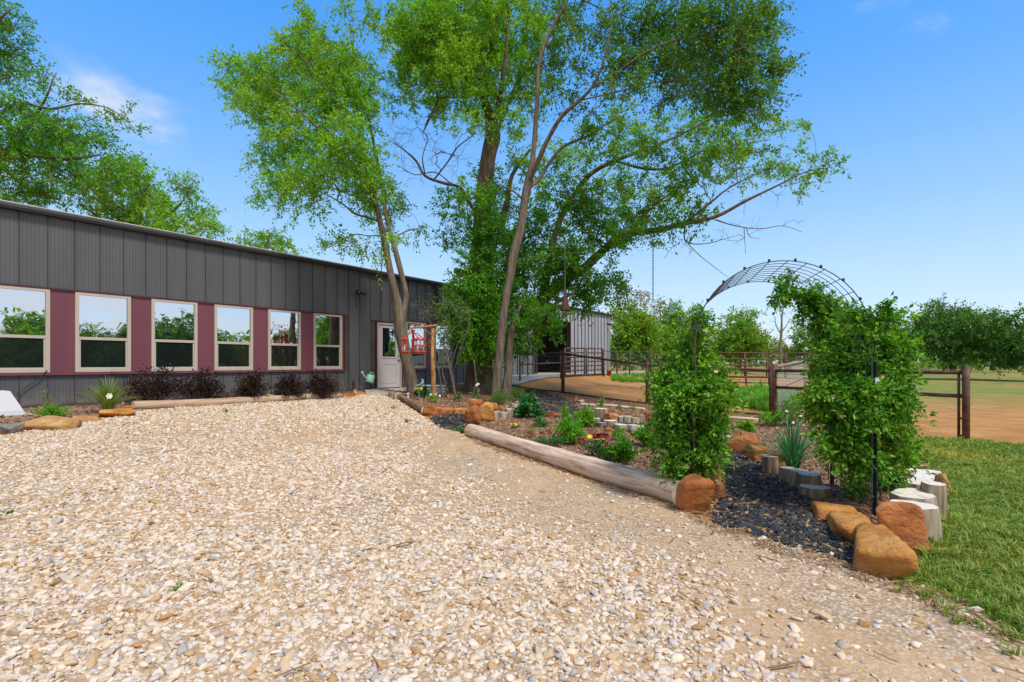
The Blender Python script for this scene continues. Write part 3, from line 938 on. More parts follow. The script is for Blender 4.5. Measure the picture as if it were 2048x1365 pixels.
chips('dry_litter', [EDGE], 900, (-2, 6, 1.5, 11), CS, 'dry straw and pine litter along the gravel edge', 0.024, 1.0, tilt=0.12)
chips('twig_litter', [BED], 60, (-6, 8, 3.5, 19), CS, 'thin dry twigs and straw on the flower beds', 0.024, 1.6, tilt=0.15)
chips('leaf_litter', [GRAVEL], 10, (-8, 5, 1, 14), CS, 'scattered brown twigs and grass bits on the gravel', 0.036, 0.9, tilt=0.12)

# grass tufts
def tuft(k, blades, h, lean, mat, w=0.006):
    out = []
    for _ in range(k):
        V, Fc = [], []
        for b in range(blades):
            a = rng.uniform(0, 6.28); r0 = rng.uniform(0, 0.03); hh = h * rng.uniform(0.5, 1.2); ln = lean * rng.uniform(0.3, 1.3)
            d = np.array([math.cos(a), math.sin(a), 0]); sd = np.array([-math.sin(a), math.cos(a), 0]) * w
            p0 = d * r0; p1 = p0 + d * hh * ln * 0.35 + np.array([0, 0, hh * 0.6]); p2 = p0 + d * hh * ln + np.array([0, 0, hh * (1.0 - 0.3 * ln)])
            i = len(V)
            V += [p0 - sd, p0 + sd, p1 + sd * 0.8, p1 - sd * 0.8, p2]
            Fc += [(i, i + 1, i + 2, i + 3), (i + 3, i + 2, i + 4)]
        out.append((np.array(V), Fc, mat, False))
    return out
GT = proto_collection('grass_tuft', tuft(6, 16, 0.042, 0.9, M['grass'], 0.003))
GL = proto_collection('lush_tuft', tuft(6, 14, 0.2, 0.5, M['grass_lush'], 0.006))
def lawnkeep(p):
    q = np.c_[p, np.zeros(len(p))]
    m = 0.62 + 0.5 * vnoise(q, 1.1, 9) + 0.3 * vnoise(q, 3.0, 10)
    return (rng.uniform(size=len(p)) < np.clip(m, 0.12, 1)) & (p[:, 0] < 1.2 * p[:, 1] + 1.0)
chips('grass', [LAWN], 1700, (2, 10, 1.2, 6), GT, 'short mown green and straw coloured lawn grass', 0.008, 1.0, 0.3, 0.1, lawnkeep)
chips('grass', [LAWN], 700, (2, 13, 6, 10), GT, 'short sparse grass by the fence end', 0.008, 1.3, 0.3, 0.1, lawnkeep)
def patch(name, pxs, dens, s0, label, protos=None):
    poly = [g2(*p) for p in pxs]
    def kf(p):
        q = np.c_[p, np.zeros(len(p))]
        return rng.uniform(size=len(p)) < np.clip(0.7 + 0.6 * vnoise(q, 1.5, 21), 0, 1)
    chips(name, [poly], dens, (-30, 60, 1, 60), protos or GL, label, 0.0, s0, 0.3, 0.12, kf)
patch('grass', [(1440, 790), (1530, 784), (1610, 790), (1640, 800), (1600, 822), (1545, 828), (1470, 812), (1430, 806)], 130, 1.3, 'lush green grass patch inside the paddock fence')
patch('grass', [(1222, 752), (1300, 750), (1345, 758), (1330, 770), (1290, 766), (1225, 764)], 60, 1.0, 'low green grass strip beside the barn corner')

FRINGE = [g2(1800, 1168), g2(1850, 1180), g2(1960, 1234), g2(2048, 1298), g2(2048, 1365), g2(1950, 1275), g2(1840, 1215), g2(1790, 1190)]
chips('grass', [FRINGE], 260, (1.5, 4, 1.2, 4), GT, 'stray grass tufts creeping onto the gravel edge', 0.016, 0.8, 0.35, 0.1)

# ------------------------------------------------------------------ the long metal house with barn end
S0, S1 = 6.0, 37.5
EAVE, SILL, HEAD = 3.62, 0.62, 2.24
house = thing('metal_house', 'long charcoal metal sided house with maroon window band and barn end', 'house', onwall(0, 0, 0), WALL_ANG)
# local frame of the house: x along the wall, y into the house (so -y is the yard), z over the floor
MODULE = 0.4053
D = 11.0
_panel_cache = {}
def panel_mesh(h, mats, key, w=MODULE):
    """one standing seam panel: raised seam at its near edge and pencil ribs across the flat"""
    k = (round(h, 3), key, round(w, 3))
    if k in _panel_cache:
        return _panel_cache[k]
    sw = 0.013 if key == 'char' else 0.05
    prof = [(0.0, 0.0, 1), (0.001, -0.022, 1), (sw, -0.022, 1), (sw + 0.001, -0.002, 1)]
    x = sw + 0.017
    while x < w - 0.03:
        prof += [(x, -0.002, 0), (x + 0.010, -0.0055, 0), (x + 0.017, -0.0055, 0), (x + 0.027, -0.002, 0)]
        x += 0.058
    prof.append((w, -0.002, 0))
    V = [(a, b, 0) for a, b, _ in prof] + [(a, b, h) for a, b, _ in prof]
    n = len(prof)
    Fc = [(i, i + 1, n + i + 1, n + i) for i in range(n - 1)]
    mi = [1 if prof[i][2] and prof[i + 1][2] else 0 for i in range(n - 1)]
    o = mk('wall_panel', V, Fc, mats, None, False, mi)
    me = o.data
    bpy.data.objects.remove(o)
    _panel_cache[k] = me
    return me
def put_panel(x, z0, h, mats, key, w=MODULE, y=0.0):
    o = bpy.data.objects.new('wall_panel', panel_mesh(h, mats, key, w))
    COL.objects.link(o); o.parent = house; o.location = (x, y, z0)
CHAR = [M['charcoal'], M['charcoal_seam']]; SHEEN = [M['galv'], M['seam_shade']]; MIDG = [M['galv_mid'], M['seam_shade']]
BAND1 = (S0, 18.76); BAND2 = (21.19, 23.58)
OPEN = (29.4, 32.67); OPEN_H = 2.94
DOOR = (20.0, 21.02); DOOR_H = 2.1
seams = []
x = 11.645
while x > S0 - MODULE:
    x -= MODULE
x += MODULE
while x < S1 - 0.05:
    w = min(MODULE, S1 - x)
    a, b = x, x + w
    def hits(r): return b > r[0] + 0.02 and a < r[1] - 0.02
    key = 'char' if a < 24.6 else ('mid' if a < OPEN[0] - 0.3 else 'galv')  # siding colour steps paler along the wall, standing in for sky reflection
    mats = {'char': CHAR, 'mid': MIDG, 'galv': SHEEN}[key]
    if hits(BAND1) or hits(BAND2):
        put_panel(x, HEAD + 0.014, EAVE - HEAD - 0.014, mats, key, w)
        put_panel(x, 0.05, SILL - 0.064, mats, key, w)
    elif hits(DOOR):
        put_panel(x, DOOR_H + 0.06, EAVE - DOOR_H - 0.06, mats, key, w)
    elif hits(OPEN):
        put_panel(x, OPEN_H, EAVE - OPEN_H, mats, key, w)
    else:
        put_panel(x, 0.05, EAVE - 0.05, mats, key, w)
    x += MODULE

def hb(name, x0, x1, y0, y1, z0, z1, mat, parent=house):
    return MB().box(x0, x1, y0, y1, z0, z1).build(name, mat, parent)
# wall core behind the cladding, split round the openings
hb('wall_core', S0, DOOR[0] - 0.02, 0.012, 0.16, 0.0, EAVE, M['inside'])
hb('wall_core', DOOR[1] + 0.02, OPEN[0], 0.012, 0.16, 0.0, EAVE, M['inside'])
hb('wall_core', DOOR[0] - 0.02, DOOR[1] + 0.02, 0.012, 0.16, DOOR_H + 0.02, EAVE, M['inside'])
hb('wall_core', OPEN[0], OPEN[1], 0.012, 0.16, OPEN_H, EAVE, M['inside'])
hb('wall_core', OPEN[1], S1, 0.012, 0.16, 0.0, EAVE, M['inside'])
hb('back_wall', S0, S1, D - 0.15, D, 0.0, EAVE + 0.9, M['charcoal'])
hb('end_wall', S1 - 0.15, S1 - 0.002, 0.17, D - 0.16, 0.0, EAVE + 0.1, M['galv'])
hb('end_wall', S0 + 0.002, S0 + 0.15, 0.17, D - 0.16, 0.0, EAVE + 0.1, M['charcoal'])
hb('inner_wall', OPEN[0] - 0.15, OPEN[0] - 0.02, 0.165, D - 0.16, 0.0, EAVE, M['inside'])
hb('barn_floor', OPEN[0] - 0.02, S1 - 0.16, 0.0, D - 0.16, -0.1, 0.34, M['concrete'])
hb('footing', S0, DOOR[0] - 0.05, -0.02, 0.1, -0.35, 0.045, M['footing'])
hb('footing', DOOR[1] + 0.05, OPEN[0], -0.02, 0.1, -0.35, 0.045, M['footing'])
hb('footing', OPEN[1], S1, -0.02, 0.1, -0.35, 0.045, M['footing'])
hb('base_trim', S0, DOOR[0] - 0.06, -0.045, -0.034, 0.03, 0.055, M['charcoal_seam'])
hb('base_trim', DOOR[1] + 0.06, OPEN[0], -0.045, -0.034, 0.03, 0.055, M['charcoal_seam'])
# stalls glimpsed inside the barn opening
hb('stall_post', OPEN[0] + 0.9, OPEN[0] + 1.02, 3.0, 3.12, 0.341, 2.9, M['rust_pipe'])
hb('stall_post', OPEN[0] + 2.4, OPEN[0] + 2.52, 3.0, 3.12, 0.341, 2.9, M['rust_pipe'])
hb('stall_wall', OPEN[0] + 0.05, OPEN[0] + 3.2, 3.14, 3.2, 0.341, 1.65, M['galv_mid'])
hb('stall_rail', OPEN[0] + 0.05, OPEN[0] + 3.2, 3.0, 3.06, 1.9, 1.96, M['rust_pipe'])
hb('opening_frame', OPEN[0] - 0.05, OPEN[0] + 0.05, -0.05, -0.036, 0.04, OPEN_H, M['maroon_dark'])
hb('opening_frame', OPEN[1] - 0.05, OPEN[1] + 0.05, -0.05, -0.036, 0.04, OPEN_H, M['maroon_dark'])
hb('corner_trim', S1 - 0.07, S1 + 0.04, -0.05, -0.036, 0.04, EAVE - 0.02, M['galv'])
hb('corner_trim', S1 + 0.004, S1 + 0.04, -0.035, 0.16, 0.04, EAVE - 0.02, M['maroon_dark'])
# roof: single low slope rising to the back
m = MB()
m.add([(S0 - 0.1, -0.1, EAVE + 0.065), (S1 + 0.1, -0.1, EAVE + 0.065), (S1 + 0.1, D + 0.1, EAVE + 0.95), (S0 - 0.1, D + 0.1, EAVE + 0.95),
       (S0 - 0.1, -0.1, EAVE + 0.08), (S1 + 0.1, -0.1, EAVE + 0.08), (S1 + 0.1, D + 0.1, EAVE + 0.98), (S0 - 0.1, D + 0.1, EAVE + 0.98)],
      [(3,2,1,0),(4,5,6,7),(0,1,5,4),(1,2,6,5),(2,3,7,6),(3,0,4,7)])
roof = m.build('roof', M['roof_metal'], house)
m = MB()   # eave trim: a box gutter profile with a rolled lip
m.add([(S0 - 0.1, -0.04, EAVE - 0.035), (S0 - 0.1, -0.115, EAVE - 0.03), (S0 - 0.1, -0.13, EAVE + 0.02), (S0 - 0.1, -0.115, EAVE + 0.06), (S0 - 0.1, -0.04, EAVE + 0.06),
       (S1 + 0.1, -0.04, EAVE - 0.035), (S1 + 0.1, -0.115, EAVE - 0.03), (S1 + 0.1, -0.13, EAVE + 0.02), (S1 + 0.1, -0.115, EAVE + 0.06), (S1 + 0.1, -0.04, EAVE + 0.06)],
      [(0, 1, 6, 5), (1, 2, 7, 6), (2, 3, 8, 7), (3, 4, 9, 8), (4, 0, 5, 9), (4, 3, 2, 1, 0), (5, 6, 7, 8, 9)])
m.build('eave_trim', M['fascia'], house)
hb('drip_edge', S0 - 0.1, S1 + 0.1, -0.125, -0.095, EAVE + 0.083, EAVE + 0.092, M['drip'], roof)

# windows
def window(x0, x1, band_z0=SILL, band_z1=HEAD):
    z0, z1 = band_z0 + 0.04, band_z1 - 0.027
    f = 0.062
    m = MB()
    m.box(x0, x0 + f, -0.052, 0.01, z0, z1); m.box(x1 - f, x1, -0.052, 0.01, z0, z1)
    m.box(x0 + f, x1 - f, -0.052, 0.01, z0, z0 + f); m.box(x0 + f, x1 - f, -0.052, 0.01, z1 - f * 0.8, z1)
    w = m.build('window', M['frame_cream'], house)
    zm = z0 + (z1 - z0) * 0.425
    MB().box(x0 + f, x1 - f, -0.045, 0.008, zm - 0.028, zm + 0.028).build('meeting_rail', M['frame_cream'], w)
    m = MB(); b = 0.028
    m.box(x0 + f, x0 + f + b, -0.036, 0.006, z0 + f, zm - 0.028); m.box(x1 - f - b, x1 - f, -0.036, 0.006, z0 + f, zm - 0.028)
    m.box(x0 + f + b, x1 - f - b, -0.036, 0.006, z0 + f, z0 + f + b)
    m.build('lower_sash', M['frame_cream'], w)
    MB().box(x0 + f, x1 - f, -0.026, -0.022, zm + 0.028, z1 - f * 0.8).build('upper_pane', M['pane'], w)
    MB().box(x0 + f + b, x1 - f - b, -0.022, -0.018, z0 + f + b, zm - 0.028).build('lower_pane', M['pane_dark'], w)
    return w
wins = [(11.15, 12.08), (12.46, 13.39), (13.77, 14.70), (15.08, 16.01), (16.41, 17.34), (17.74, 18.68)]
wins2 = [(21.23, 22.16), (22.6, 23.53)]
def band(x0, x1, ws):
    hb('maroon_trim', x0, x1, -0.056, 0.008, HEAD - 0.025, HEAD + 0.012, M['maroon_dark'])
    hb('maroon_trim', x0, x1, -0.056, 0.008, SILL - 0.012, SILL + 0.038, M['maroon'])
    edges = [x0] + [e for w in ws for e in w] + [x1]
    for i in range(0, len(edges), 2):
        a, b = edges[i], edges[i + 1]
        if b - a > 0.02:
            hb('maroon_panel', a + 0.003, b - 0.003, -0.03, 0.008, SILL + 0.039, HEAD - 0.026, M['maroon'])
    for w in ws:
        window(*w)
band(S0, 18.75, wins)
band(21.18, 23.58, wins2)
hb('maroon_trim', 18.752, 18.79, -0.056, 0.008, SILL - 0.012, HEAD + 0.012, M['maroon_dark'])
# door
a, b = DOOR
m = MB(); m.box(a, a + 0.05, -0.055, 0.02, 0.03, DOOR_H); m.box(b - 0.05, b, -0.055, 0.02, 0.03, DOOR_H); m.box(a + 0.05, b - 0.05, -0.055, 0.02, DOOR_H - 0.05, DOOR_H)
dr = MB()
gx0, gx1, gz0, gz1 = a + 0.2, b - 0.24, 1.02, DOOR_H - 0.13
dr.box(a + 0.055, gx0, -0.03, 0.015, 0.06, DOOR_H - 0.052); dr.box(gx1, b - 0.055, -0.03, 0.015, 0.06, DOOR_H - 0.052)
dr.box(gx0, gx1, -0.03, 0.015, 0.06, gz0); dr.box(gx0, gx1, -0.03, 0.015, gz1, DOOR_H - 0.052)
door = dr.build('door', M['door_white'], house)
m.build('door_frame', M['frame_cream'], door)
m = MB()
for (q0, q1, r0, r1) in ((gx0 - 0.03, gx0 + 0.02, gz0 - 0.03, gz1 + 0.03), (gx1 - 0.02, gx1 + 0.03, gz0 - 0.03, gz1 + 0.03)):
    m.box(q0, q1, -0.042, -0.031, r0, r1)
m.box(gx0 + 0.02, gx1 - 0.02, -0.042, -0.031, gz0 - 0.03, gz0 + 0.02); m.box(gx0 + 0.02, gx1 - 0.02, -0.042, -0.031, gz1 - 0.02, gz1 + 0.03)
m.build('glazing_bead', M['door_white'], door)
MB().box(gx0, gx1, -0.02, -0.012, gz0, gz1).build('door_pane', M['pane'], door)
m = MB()
for (q0, q1, r0, r1) in ((a + 0.16, b - 0.2, 0.80, 0.83), (a + 0.16, b - 0.2, 0.2, 0.23), (a + 0.16, a + 0.19, 0.23, 0.8), (b - 0.23, b - 0.2, 0.23, 0.8)):
    m.box(q0, q1, -0.038, -0.031, r0, r1)
m.build('door_moulding', M['door_white'], door)
for zz in (0.93, 1.06):
    k = MB(); kx = b - 0.12
    pr = [(0.0, -0.07), (0.022, -0.065), (0.03, -0.055), (0.028, -0.045), (0.014, -0.04), (0.014, -0.034), (0.028, -0.032), (0.03, -0.026)] if zz < 1 else [(0.0, -0.045), (0.02, -0.044), (0.026, -0.036), (0.028, -0.026)]
    q = MB().lathe(pr, 14)
    V = q.V[0]; V = np.c_[kx + V[:, 0], V[:, 2], zz + V[:, 1]]
    k.add(V, q.Fc); k.build('door_knob' if zz < 1 else 'deadbolt', M['black_metal'], door, True)
hb('threshold', a, b, -0.09, 0.02, 0.0, 0.03, M['black_metal'], door)
hb('door_trim', a - 0.04, a - 0.003, -0.05, 0.01, 0.03, DOOR_H + 0.04, M['maroon_dark'], door)
hb('door_trim', b + 0.003, b + 0.04, -0.05, 0.01, 0.03, DOOR_H + 0.04, M['maroon_dark'], door)
hb('door_trim', a - 0.04, b + 0.04, -0.05, 0.01, DOOR_H + 0.003, DOOR_H + 0.05, M['maroon_dark'], door)
hb('downspout', 22.66, 22.74, -0.115, -0.04, HEAD + 0.05, EAVE - 0.04, M['fascia'])
# flood light under the eave
fl = thing('security_light', 'small black twin security light on the wall under the eave', 'light', onwall(19.25, 2.96, 0.04), WALL_ANG)
MB().box(-0.06, 0.06, -0.03, 0.0, -0.06, 0.06).build('mount_plate', M['black_metal'], fl)
for sx in (-1, 1):
    m = MB(); m.tube([(sx * 0.03, -0.03, 0), (sx * 0.06, -0.1, -0.02)], 0.012, 8); m.tube([(sx * 0.06, -0.08, -0.015), (sx * 0.1, -0.2, -0.06)], [0.04, 0.055], 12)
    m.build('lamp_head', M['black_metal'], fl, True)
fl = thing('security_light', 'tiny black flood light high on the barn corner', 'light', onwall(37.2, 3.1, 0.04), WALL_ANG)
m = MB(); m.box(-0.05, 0.05, -0.03, 0, -0.05, 0.05); m.tube([(0, -0.02, 0), (0.03, -0.2, -0.05)], [0.04, 0.07], 10); m.build('lamp_head', M['black_metal'], fl)

# ------------------------------------------------------------------ trees
def smooth_path(pts, k=4):
    pts = np.asarray(pts, float)
    if len(pts) < 3:
        return pts
    out = []
    ext = np.concatenate([[2 * pts[0] - pts[1]], pts, [2 * pts[-1] - pts[-2]]])
    for i in range(1, len(ext) - 2):
        p0, p1, p2, p3 = ext[i - 1], ext[i], ext[i + 1], ext[i + 2]
        for t in np.linspace(0, 1, k, endpoint=False):
            out.append(0.5 * ((2 * p1) + (p2 - p0) * t + (2 * p0 - 5 * p1 + 4 * p2 - p3) * t * t + (3 * p1 - p0 - 3 * p2 + p3) * t ** 3))
    out.append(pts[-1])
    return np.array(out)

def limb3(path, d0):
    """(px, py, width_px, depth offset) -> smoothed (x, y, z, r)"""
    rows = []
    for q in path:
        d = d0 + (q[3] if len(q) > 3 else 0.0)
        v = P(q[0], q[1], d)
        rows.append((v.x, v.y, v.z, 0.5 * q[2] * d / F))
    return smooth_path(rows)

def make_tree(name, label, cat, d0, limbs, blobs, leaf, mat_leaf, mat_bark='bark', cell=24.0, per=60, zfac=1.0, spray=0.42, droop=0.25,
              group=None, twig_mat=None, base=None, bare=(), knobby=0.05, dspread=1.6, upbias=0.35, seed=1, extra_parts=None, root_r=None, tw=0.0045, limb_k=0.8, hi=None):
    """a tree from limbs read off the photo (pixels + depth) and foliage masses; branches grow from the limbs to every leaf spray"""
    r = np.random.default_rng(seed)
    L3 = [limb3(l, d0) for l in limbs]
    b = L3[0][0]
    root = thing(name, label, cat, (b[0], b[1], b[2]), 0, group)
    inv = np.array([b[0], b[1], b[2]])
    # --- limbs
    for li, l in enumerate(L3):
        m = MB()
        pts = l[:, :3] - inv
        rr = np.maximum(l[:, 3] * (1.0 if li == 0 else limb_k), 0.004)
        n = 16 if rr.max() > 0.12 else 10 if rr.max() > 0.04 else 6
        m.tube(pts, rr, n)
        Vv = m.V[0]
        cen = np.repeat(pts, n, 0)
        dv = Vv - cen
        nz = vnoise(Vv * np.array([1, 1, 0.35]), 5.0 / max(rr.max(), 0.05) * 0.25, seed + li)
        m.V[0] = cen + dv * (1 + knobby * 2.2 * nz + knobby * vnoise(Vv, 6.0, seed + 50 + li))[:, None]
        nm = 'trunk' if li == 0 or rr.max() > 0.09 else 'branch'
        m.build(nm, M[mat_bark], root, True)
    # --- foliage spray centres
    cents, tone = [], []
    for bl in blobs:
        px, py, rx, ry = bl[:4]
        dens = bl[4] if len(bl) > 4 else 1.0
        dd = d0 + (bl[5] if len(bl) > 5 else r.normal() * dspread)
        nn = max(2, int(PI * rx * ry / (cell * cell) * dens * 2.1))
        q = r.normal(size=(nn, 3)); q /= np.linalg.norm(q, axis=1, keepdims=True)
        q *= r.uniform(0, 1, (nn, 1)) ** 0.42 * (1 + 0.12 * r.normal(size=(nn, 1)))
        z = dd + q[:, 2] * 0.5 * (rx + ry) * zfac * d0 / F
        X = (px + q[:, 0] * rx - CX) / F * dd; Z = CZ + (HY - (py + q[:, 1] * ry)) / F * dd
        cents.append(np.stack([X, z, Z], -1))
    n_leafy = sum(len(c) for c in cents)
    for bl in bare:                                   # leafless twig masses
        px, py, rx, ry = bl[:4]
        nn = max(2, int(PI * rx * ry / (cell * cell) * bl[4]))
        q = r.uniform(-1, 1, (nn, 3)); dd = d0 + bl[5]
        cents.append(np.stack([(px + q[:, 0] * rx - CX) / F * dd, dd + q[:, 2] * 0.8, CZ + (HY - (py + q[:, 1] * ry)) / F * dd], -1))
    C = np.concatenate(cents)
    # --- grow: nearest-node attachment
    nodes = np.concatenate([l[max(0, int(len(l) * (0.35 if i == 0 else 0.15))):, :3] for i, l in enumerate(L3)])
    nrad = np.concatenate([l[max(0, int(len(l) * (0.35 if i == 0 else 0.15))):, 3] for i, l in enumerate(L3)])
    N = np.zeros((len(nodes) + 4 * len(C), 3)); N[:len(nodes)] = nodes
    par = np.full(len(N), -1); cnt = len(nodes); n_l = cnt
    dist = np.min(np.linalg.norm(C[:, None, :] - nodes[None, ::2, :], axis=2), axis=1)
    order = np.argsort(dist)
    tips = np.zeros(len(C), int); tdir = np.zeros((len(C), 3))
    for ci in order:
        c = C[ci]
        dvec = N[:cnt] - c
        cost = np.einsum('ij,ij->i', dvec, dvec) + np.maximum(dvec[:, 2], 0) * 0.4
        k = int(np.argmin(cost))
        a = N[k]
        ln = math.sqrt(max(1e-9, float(np.dot(a - c, a - c))))
        kk = 3 if ln > 0.8 else 2 if ln > 0.3 else 1
        prev = k
        off = r.normal(size=3) * ln * 0.09; off[2] += ln * 0.06
        for t in range(1, kk + 1):
            f = t / kk
            N[cnt] = a + (c - a) * f + off * math.sin(PI * f)
            par[cnt] = prev; prev = cnt; cnt += 1
        tips[ci] = prev
        v = N[prev] - N[par[prev]]
        tdir[ci] = v / (np.linalg.norm(v) + 1e-9)
    load = np.zeros(cnt); load[tips] += 1
    for i in range(cnt - 1, n_l - 1, -1):
        load[par[i]] += load[i]
    e = np.arange(n_l, cnt)
    if len(e):
        rad = tw * np.sqrt(load[e] * 0.5 + 0.3)
        pr = par[e]
        pl = np.where(pr >= n_l, tw * np.sqrt(load[pr] * 0.5 + 0.3), np.minimum(tw * np.sqrt(load[e] * 0.5 + 1.3), np.append(nrad, 0)[np.minimum(pr, len(nrad))] * 0.8 + 0.002))
        V, Q = segs(N[pr] - inv, N[e] - inv, np.minimum(pl, rad * 1.5), rad, 5)
        tag(mk('branches', V, Q, M[twig_mat or mat_bark], root, True), kind='stuff')
    # --- leaves: short sprays round each centre
    tips_b, tdir_b = tips[n_leafy:], tdir[n_leafy:]
    tips, tdir = tips[:n_leafy], tdir[:n_leafy]
    n = n_leafy
    ns = 4
    sd = r.normal(size=(n, ns, 3)); sd /= np.linalg.norm(sd, axis=2, keepdims=True)
    sd = sd + tdir[:, None, :] * 0.7 + np.array([0, 0, upbias - droop])
    sd /= np.linalg.norm(sd, axis=2, keepdims=True)
    sl = spray * 1.15 * r.uniform(0.5, 1.4, (n, ns))
    kl = max(2, int(per * 1.25 / ns))
    f = r.uniform(0.05, 1.0, (n, ns, kl))
    base_p = N[tips][:, None, None, :] + sd[:, :, None, :] * (sl[:, :, None] * f)[..., None]
    base_p = base_p + np.array([0, 0, -1.0]) * (droop * (sl[:, :, None] * f) ** 2 / spray)[..., None]
    base_p = base_p + r.normal(size=base_p.shape) * spray * 0.11
    ld = r.normal(size=base_p.shape) * 0.75 + sd[:, :, None, :] * 0.8 + np.array([0, 0, -0.35])
    nr = r.normal(size=base_p.shape) * 0.7 + np.array([0, 0, 0.9])
    ln = leaf * 0.84 * r.uniform(0.65, 1.3, base_p.shape[:3])
    V, T = leaves(base_p.reshape(-1, 3) - inv, ld.reshape(-1, 3), nr.reshape(-1, 3), ln.reshape(-1), ln.reshape(-1) * 0.52)
    if hi:                                            # upper crown in a yellower leaf colour
        top = (base_p.reshape(-1, 3)[:, 2] > CZ + (HY - hi[1]) / F * d0 + r.normal(size=base_p.size // 3) * 0.8)
        for sel, mt in ((~top, mat_leaf), (top, hi[0])):
            idx = np.where(sel)[0]
            q = (idx[:, None] * 4 + np.arange(4)).reshape(-1)
            b4 = (np.arange(len(idx)) * 4)[:, None]
            mk('crown', V[q], np.concatenate([b4 + np.array([[0, 1, 2]]), b4 + np.array([[0, 2, 3]])], axis=1).reshape(-1, 3), M[mt], root)
    else:
        mk('crown', V, T, M[mat_leaf], root)
    # spray stems
    a_ = np.repeat(N[tips][:, None, :], ns, 1).reshape(-1, 3) - inv
    b_ = a_ + (sd * sl[..., None]).reshape(-1, 3) * 0.85 + np.array([0, 0, -1]) * (droop * sl ** 2 / spray).reshape(-1, 1) * 0.7
    if len(tips_b):
        sb = r.normal(size=(len(tips_b), 3, 3)) * 0.7 + tdir_b[:, None, :]
        sb /= np.linalg.norm(sb, axis=2, keepdims=True)
        ab = np.repeat(N[tips_b][:, None, :], 3, 1).reshape(-1, 3) - inv
        a_ = np.concatenate([a_, ab]); b_ = np.concatenate([b_, ab + sb.reshape(-1, 3) * r.uniform(0.15, 0.5, (len(ab), 1))])
    V, Q = segs(a_, b_, np.full(len(a_), tw * 0.8), np.full(len(a_), tw * 0.4), 3)
    tag(mk('twigs', V, Q, M[twig_mat or mat_bark], root), kind='stuff')
    return root, C

# ---- A: twin-stemmed tree leaning over the door
dA = G(828, 789).y
A_l = [[(829, 791, 27, 0), (826, 775, 25, 0), (817, 735, 25, 0), (808, 695, 25, 0), (801, 655, 26, 0), (799, 630, 24, 0), (791, 590, 16, -.05), (784, 560, 15, -.1), (776, 520, 14, -.1), (768, 478, 13, -.2), (757, 430, 11, -.3), (745, 385, 10, -.3), (734, 335, 9, -.4), (712, 280, 8, -.4), (680, 220, 6, -.5), (640, 160, 4, -.5), (600, 110, 2, -.5)],
       [(801, 650, 18, .05), (809, 615, 16, .1), (812, 590, 15, .15), (803, 548, 14, .2), (793, 510, 13, .3), (783, 475, 12, .4), (772, 430, 10, .6), (765, 380, 9, .8), (752, 310, 8, 1.0), (735, 230, 6, 1.2), (715, 140, 4, 1.3), (700, 60, 2.5, 1.4)],
       [(762, 445, 6, -.2), (735, 435, 5, -.5), (710, 428, 5, -.8), (690, 412, 4, -1.0), (668, 398, 3, -1.2), (640, 385, 2, -1.4)],
       [(764, 472, 4, -.2), (735, 472, 3, -.4), (705, 470, 3, -.6), (665, 492, 2, -.8), (640, 500, 1.2, -.9)],
       [(790, 475, 4, .3), (815, 462, 3, .3), (845, 456, 1.5, .3)],
       [(745, 385, 7, -.3), (700, 330, 6, -.8), (650, 270, 5, -1.2), (590, 215, 4, -1.5), (530, 170, 2.5, -1.8), (480, 140, 1.5, -2.0)],
       [(734, 340, 6, -.4), (690, 330, 5, .4), (630, 320, 4, .8), (570, 300, 3, 1.2), (520, 280, 1.5, 1.4)],
       [(752, 400, 5, 0), (700, 390, 4, .6), (640, 370, 3, 1), (570, 385, 2, 1.2), (530, 395, 1.2, 1.3)]]
A_b = [(560, 165, 85, 60, 1.25), (500, 150, 60, 45, 1.1), (480, 200, 30, 40, .6), (520, 200, 50, 50, 1.0), (455, 128, 34, 20, .6), (640, 115, 75, 60, 1.25), (700, 190, 64, 84, 1.25), (545, 235, 52, 42), (610, 250, 70, 50), (600, 310, 85, 45), (690, 300, 70, 60), (535, 315, 48, 22, .8), (575, 375, 58, 35), (640, 360, 70, 40), (735, 370, 54, 60, 1.25), (545, 405, 32, 18, .8), (620, 410, 50, 16, .7), (720, 50, 45, 40, .5), (625, 45, 30, 45, .6),
       (765, 400, 34, 35), (790, 410, 20, 16, .8), (690, 482, 45, 14, .8), (655, 495, 25, 10, .8), (830, 460, 22, 9, .6), (775, 480, 18, 40, .6), (730, 500, 30, 22, .5), (770, 440, 30, 30, .8), (660, 150, 60, 50), (590, 110, 50, 40, .8), (650, 200, 60, 40)]
treeA, _ = make_tree('elm_tree', 'twin stemmed leaning tree with airy bright green crown beside the white door', 'tree', dA, A_l, A_b, 0.105, 'leaf_elm', 'bark_grey', 24, 64, 1.0, 0.42, 0.22, seed=3, dspread=0.9)

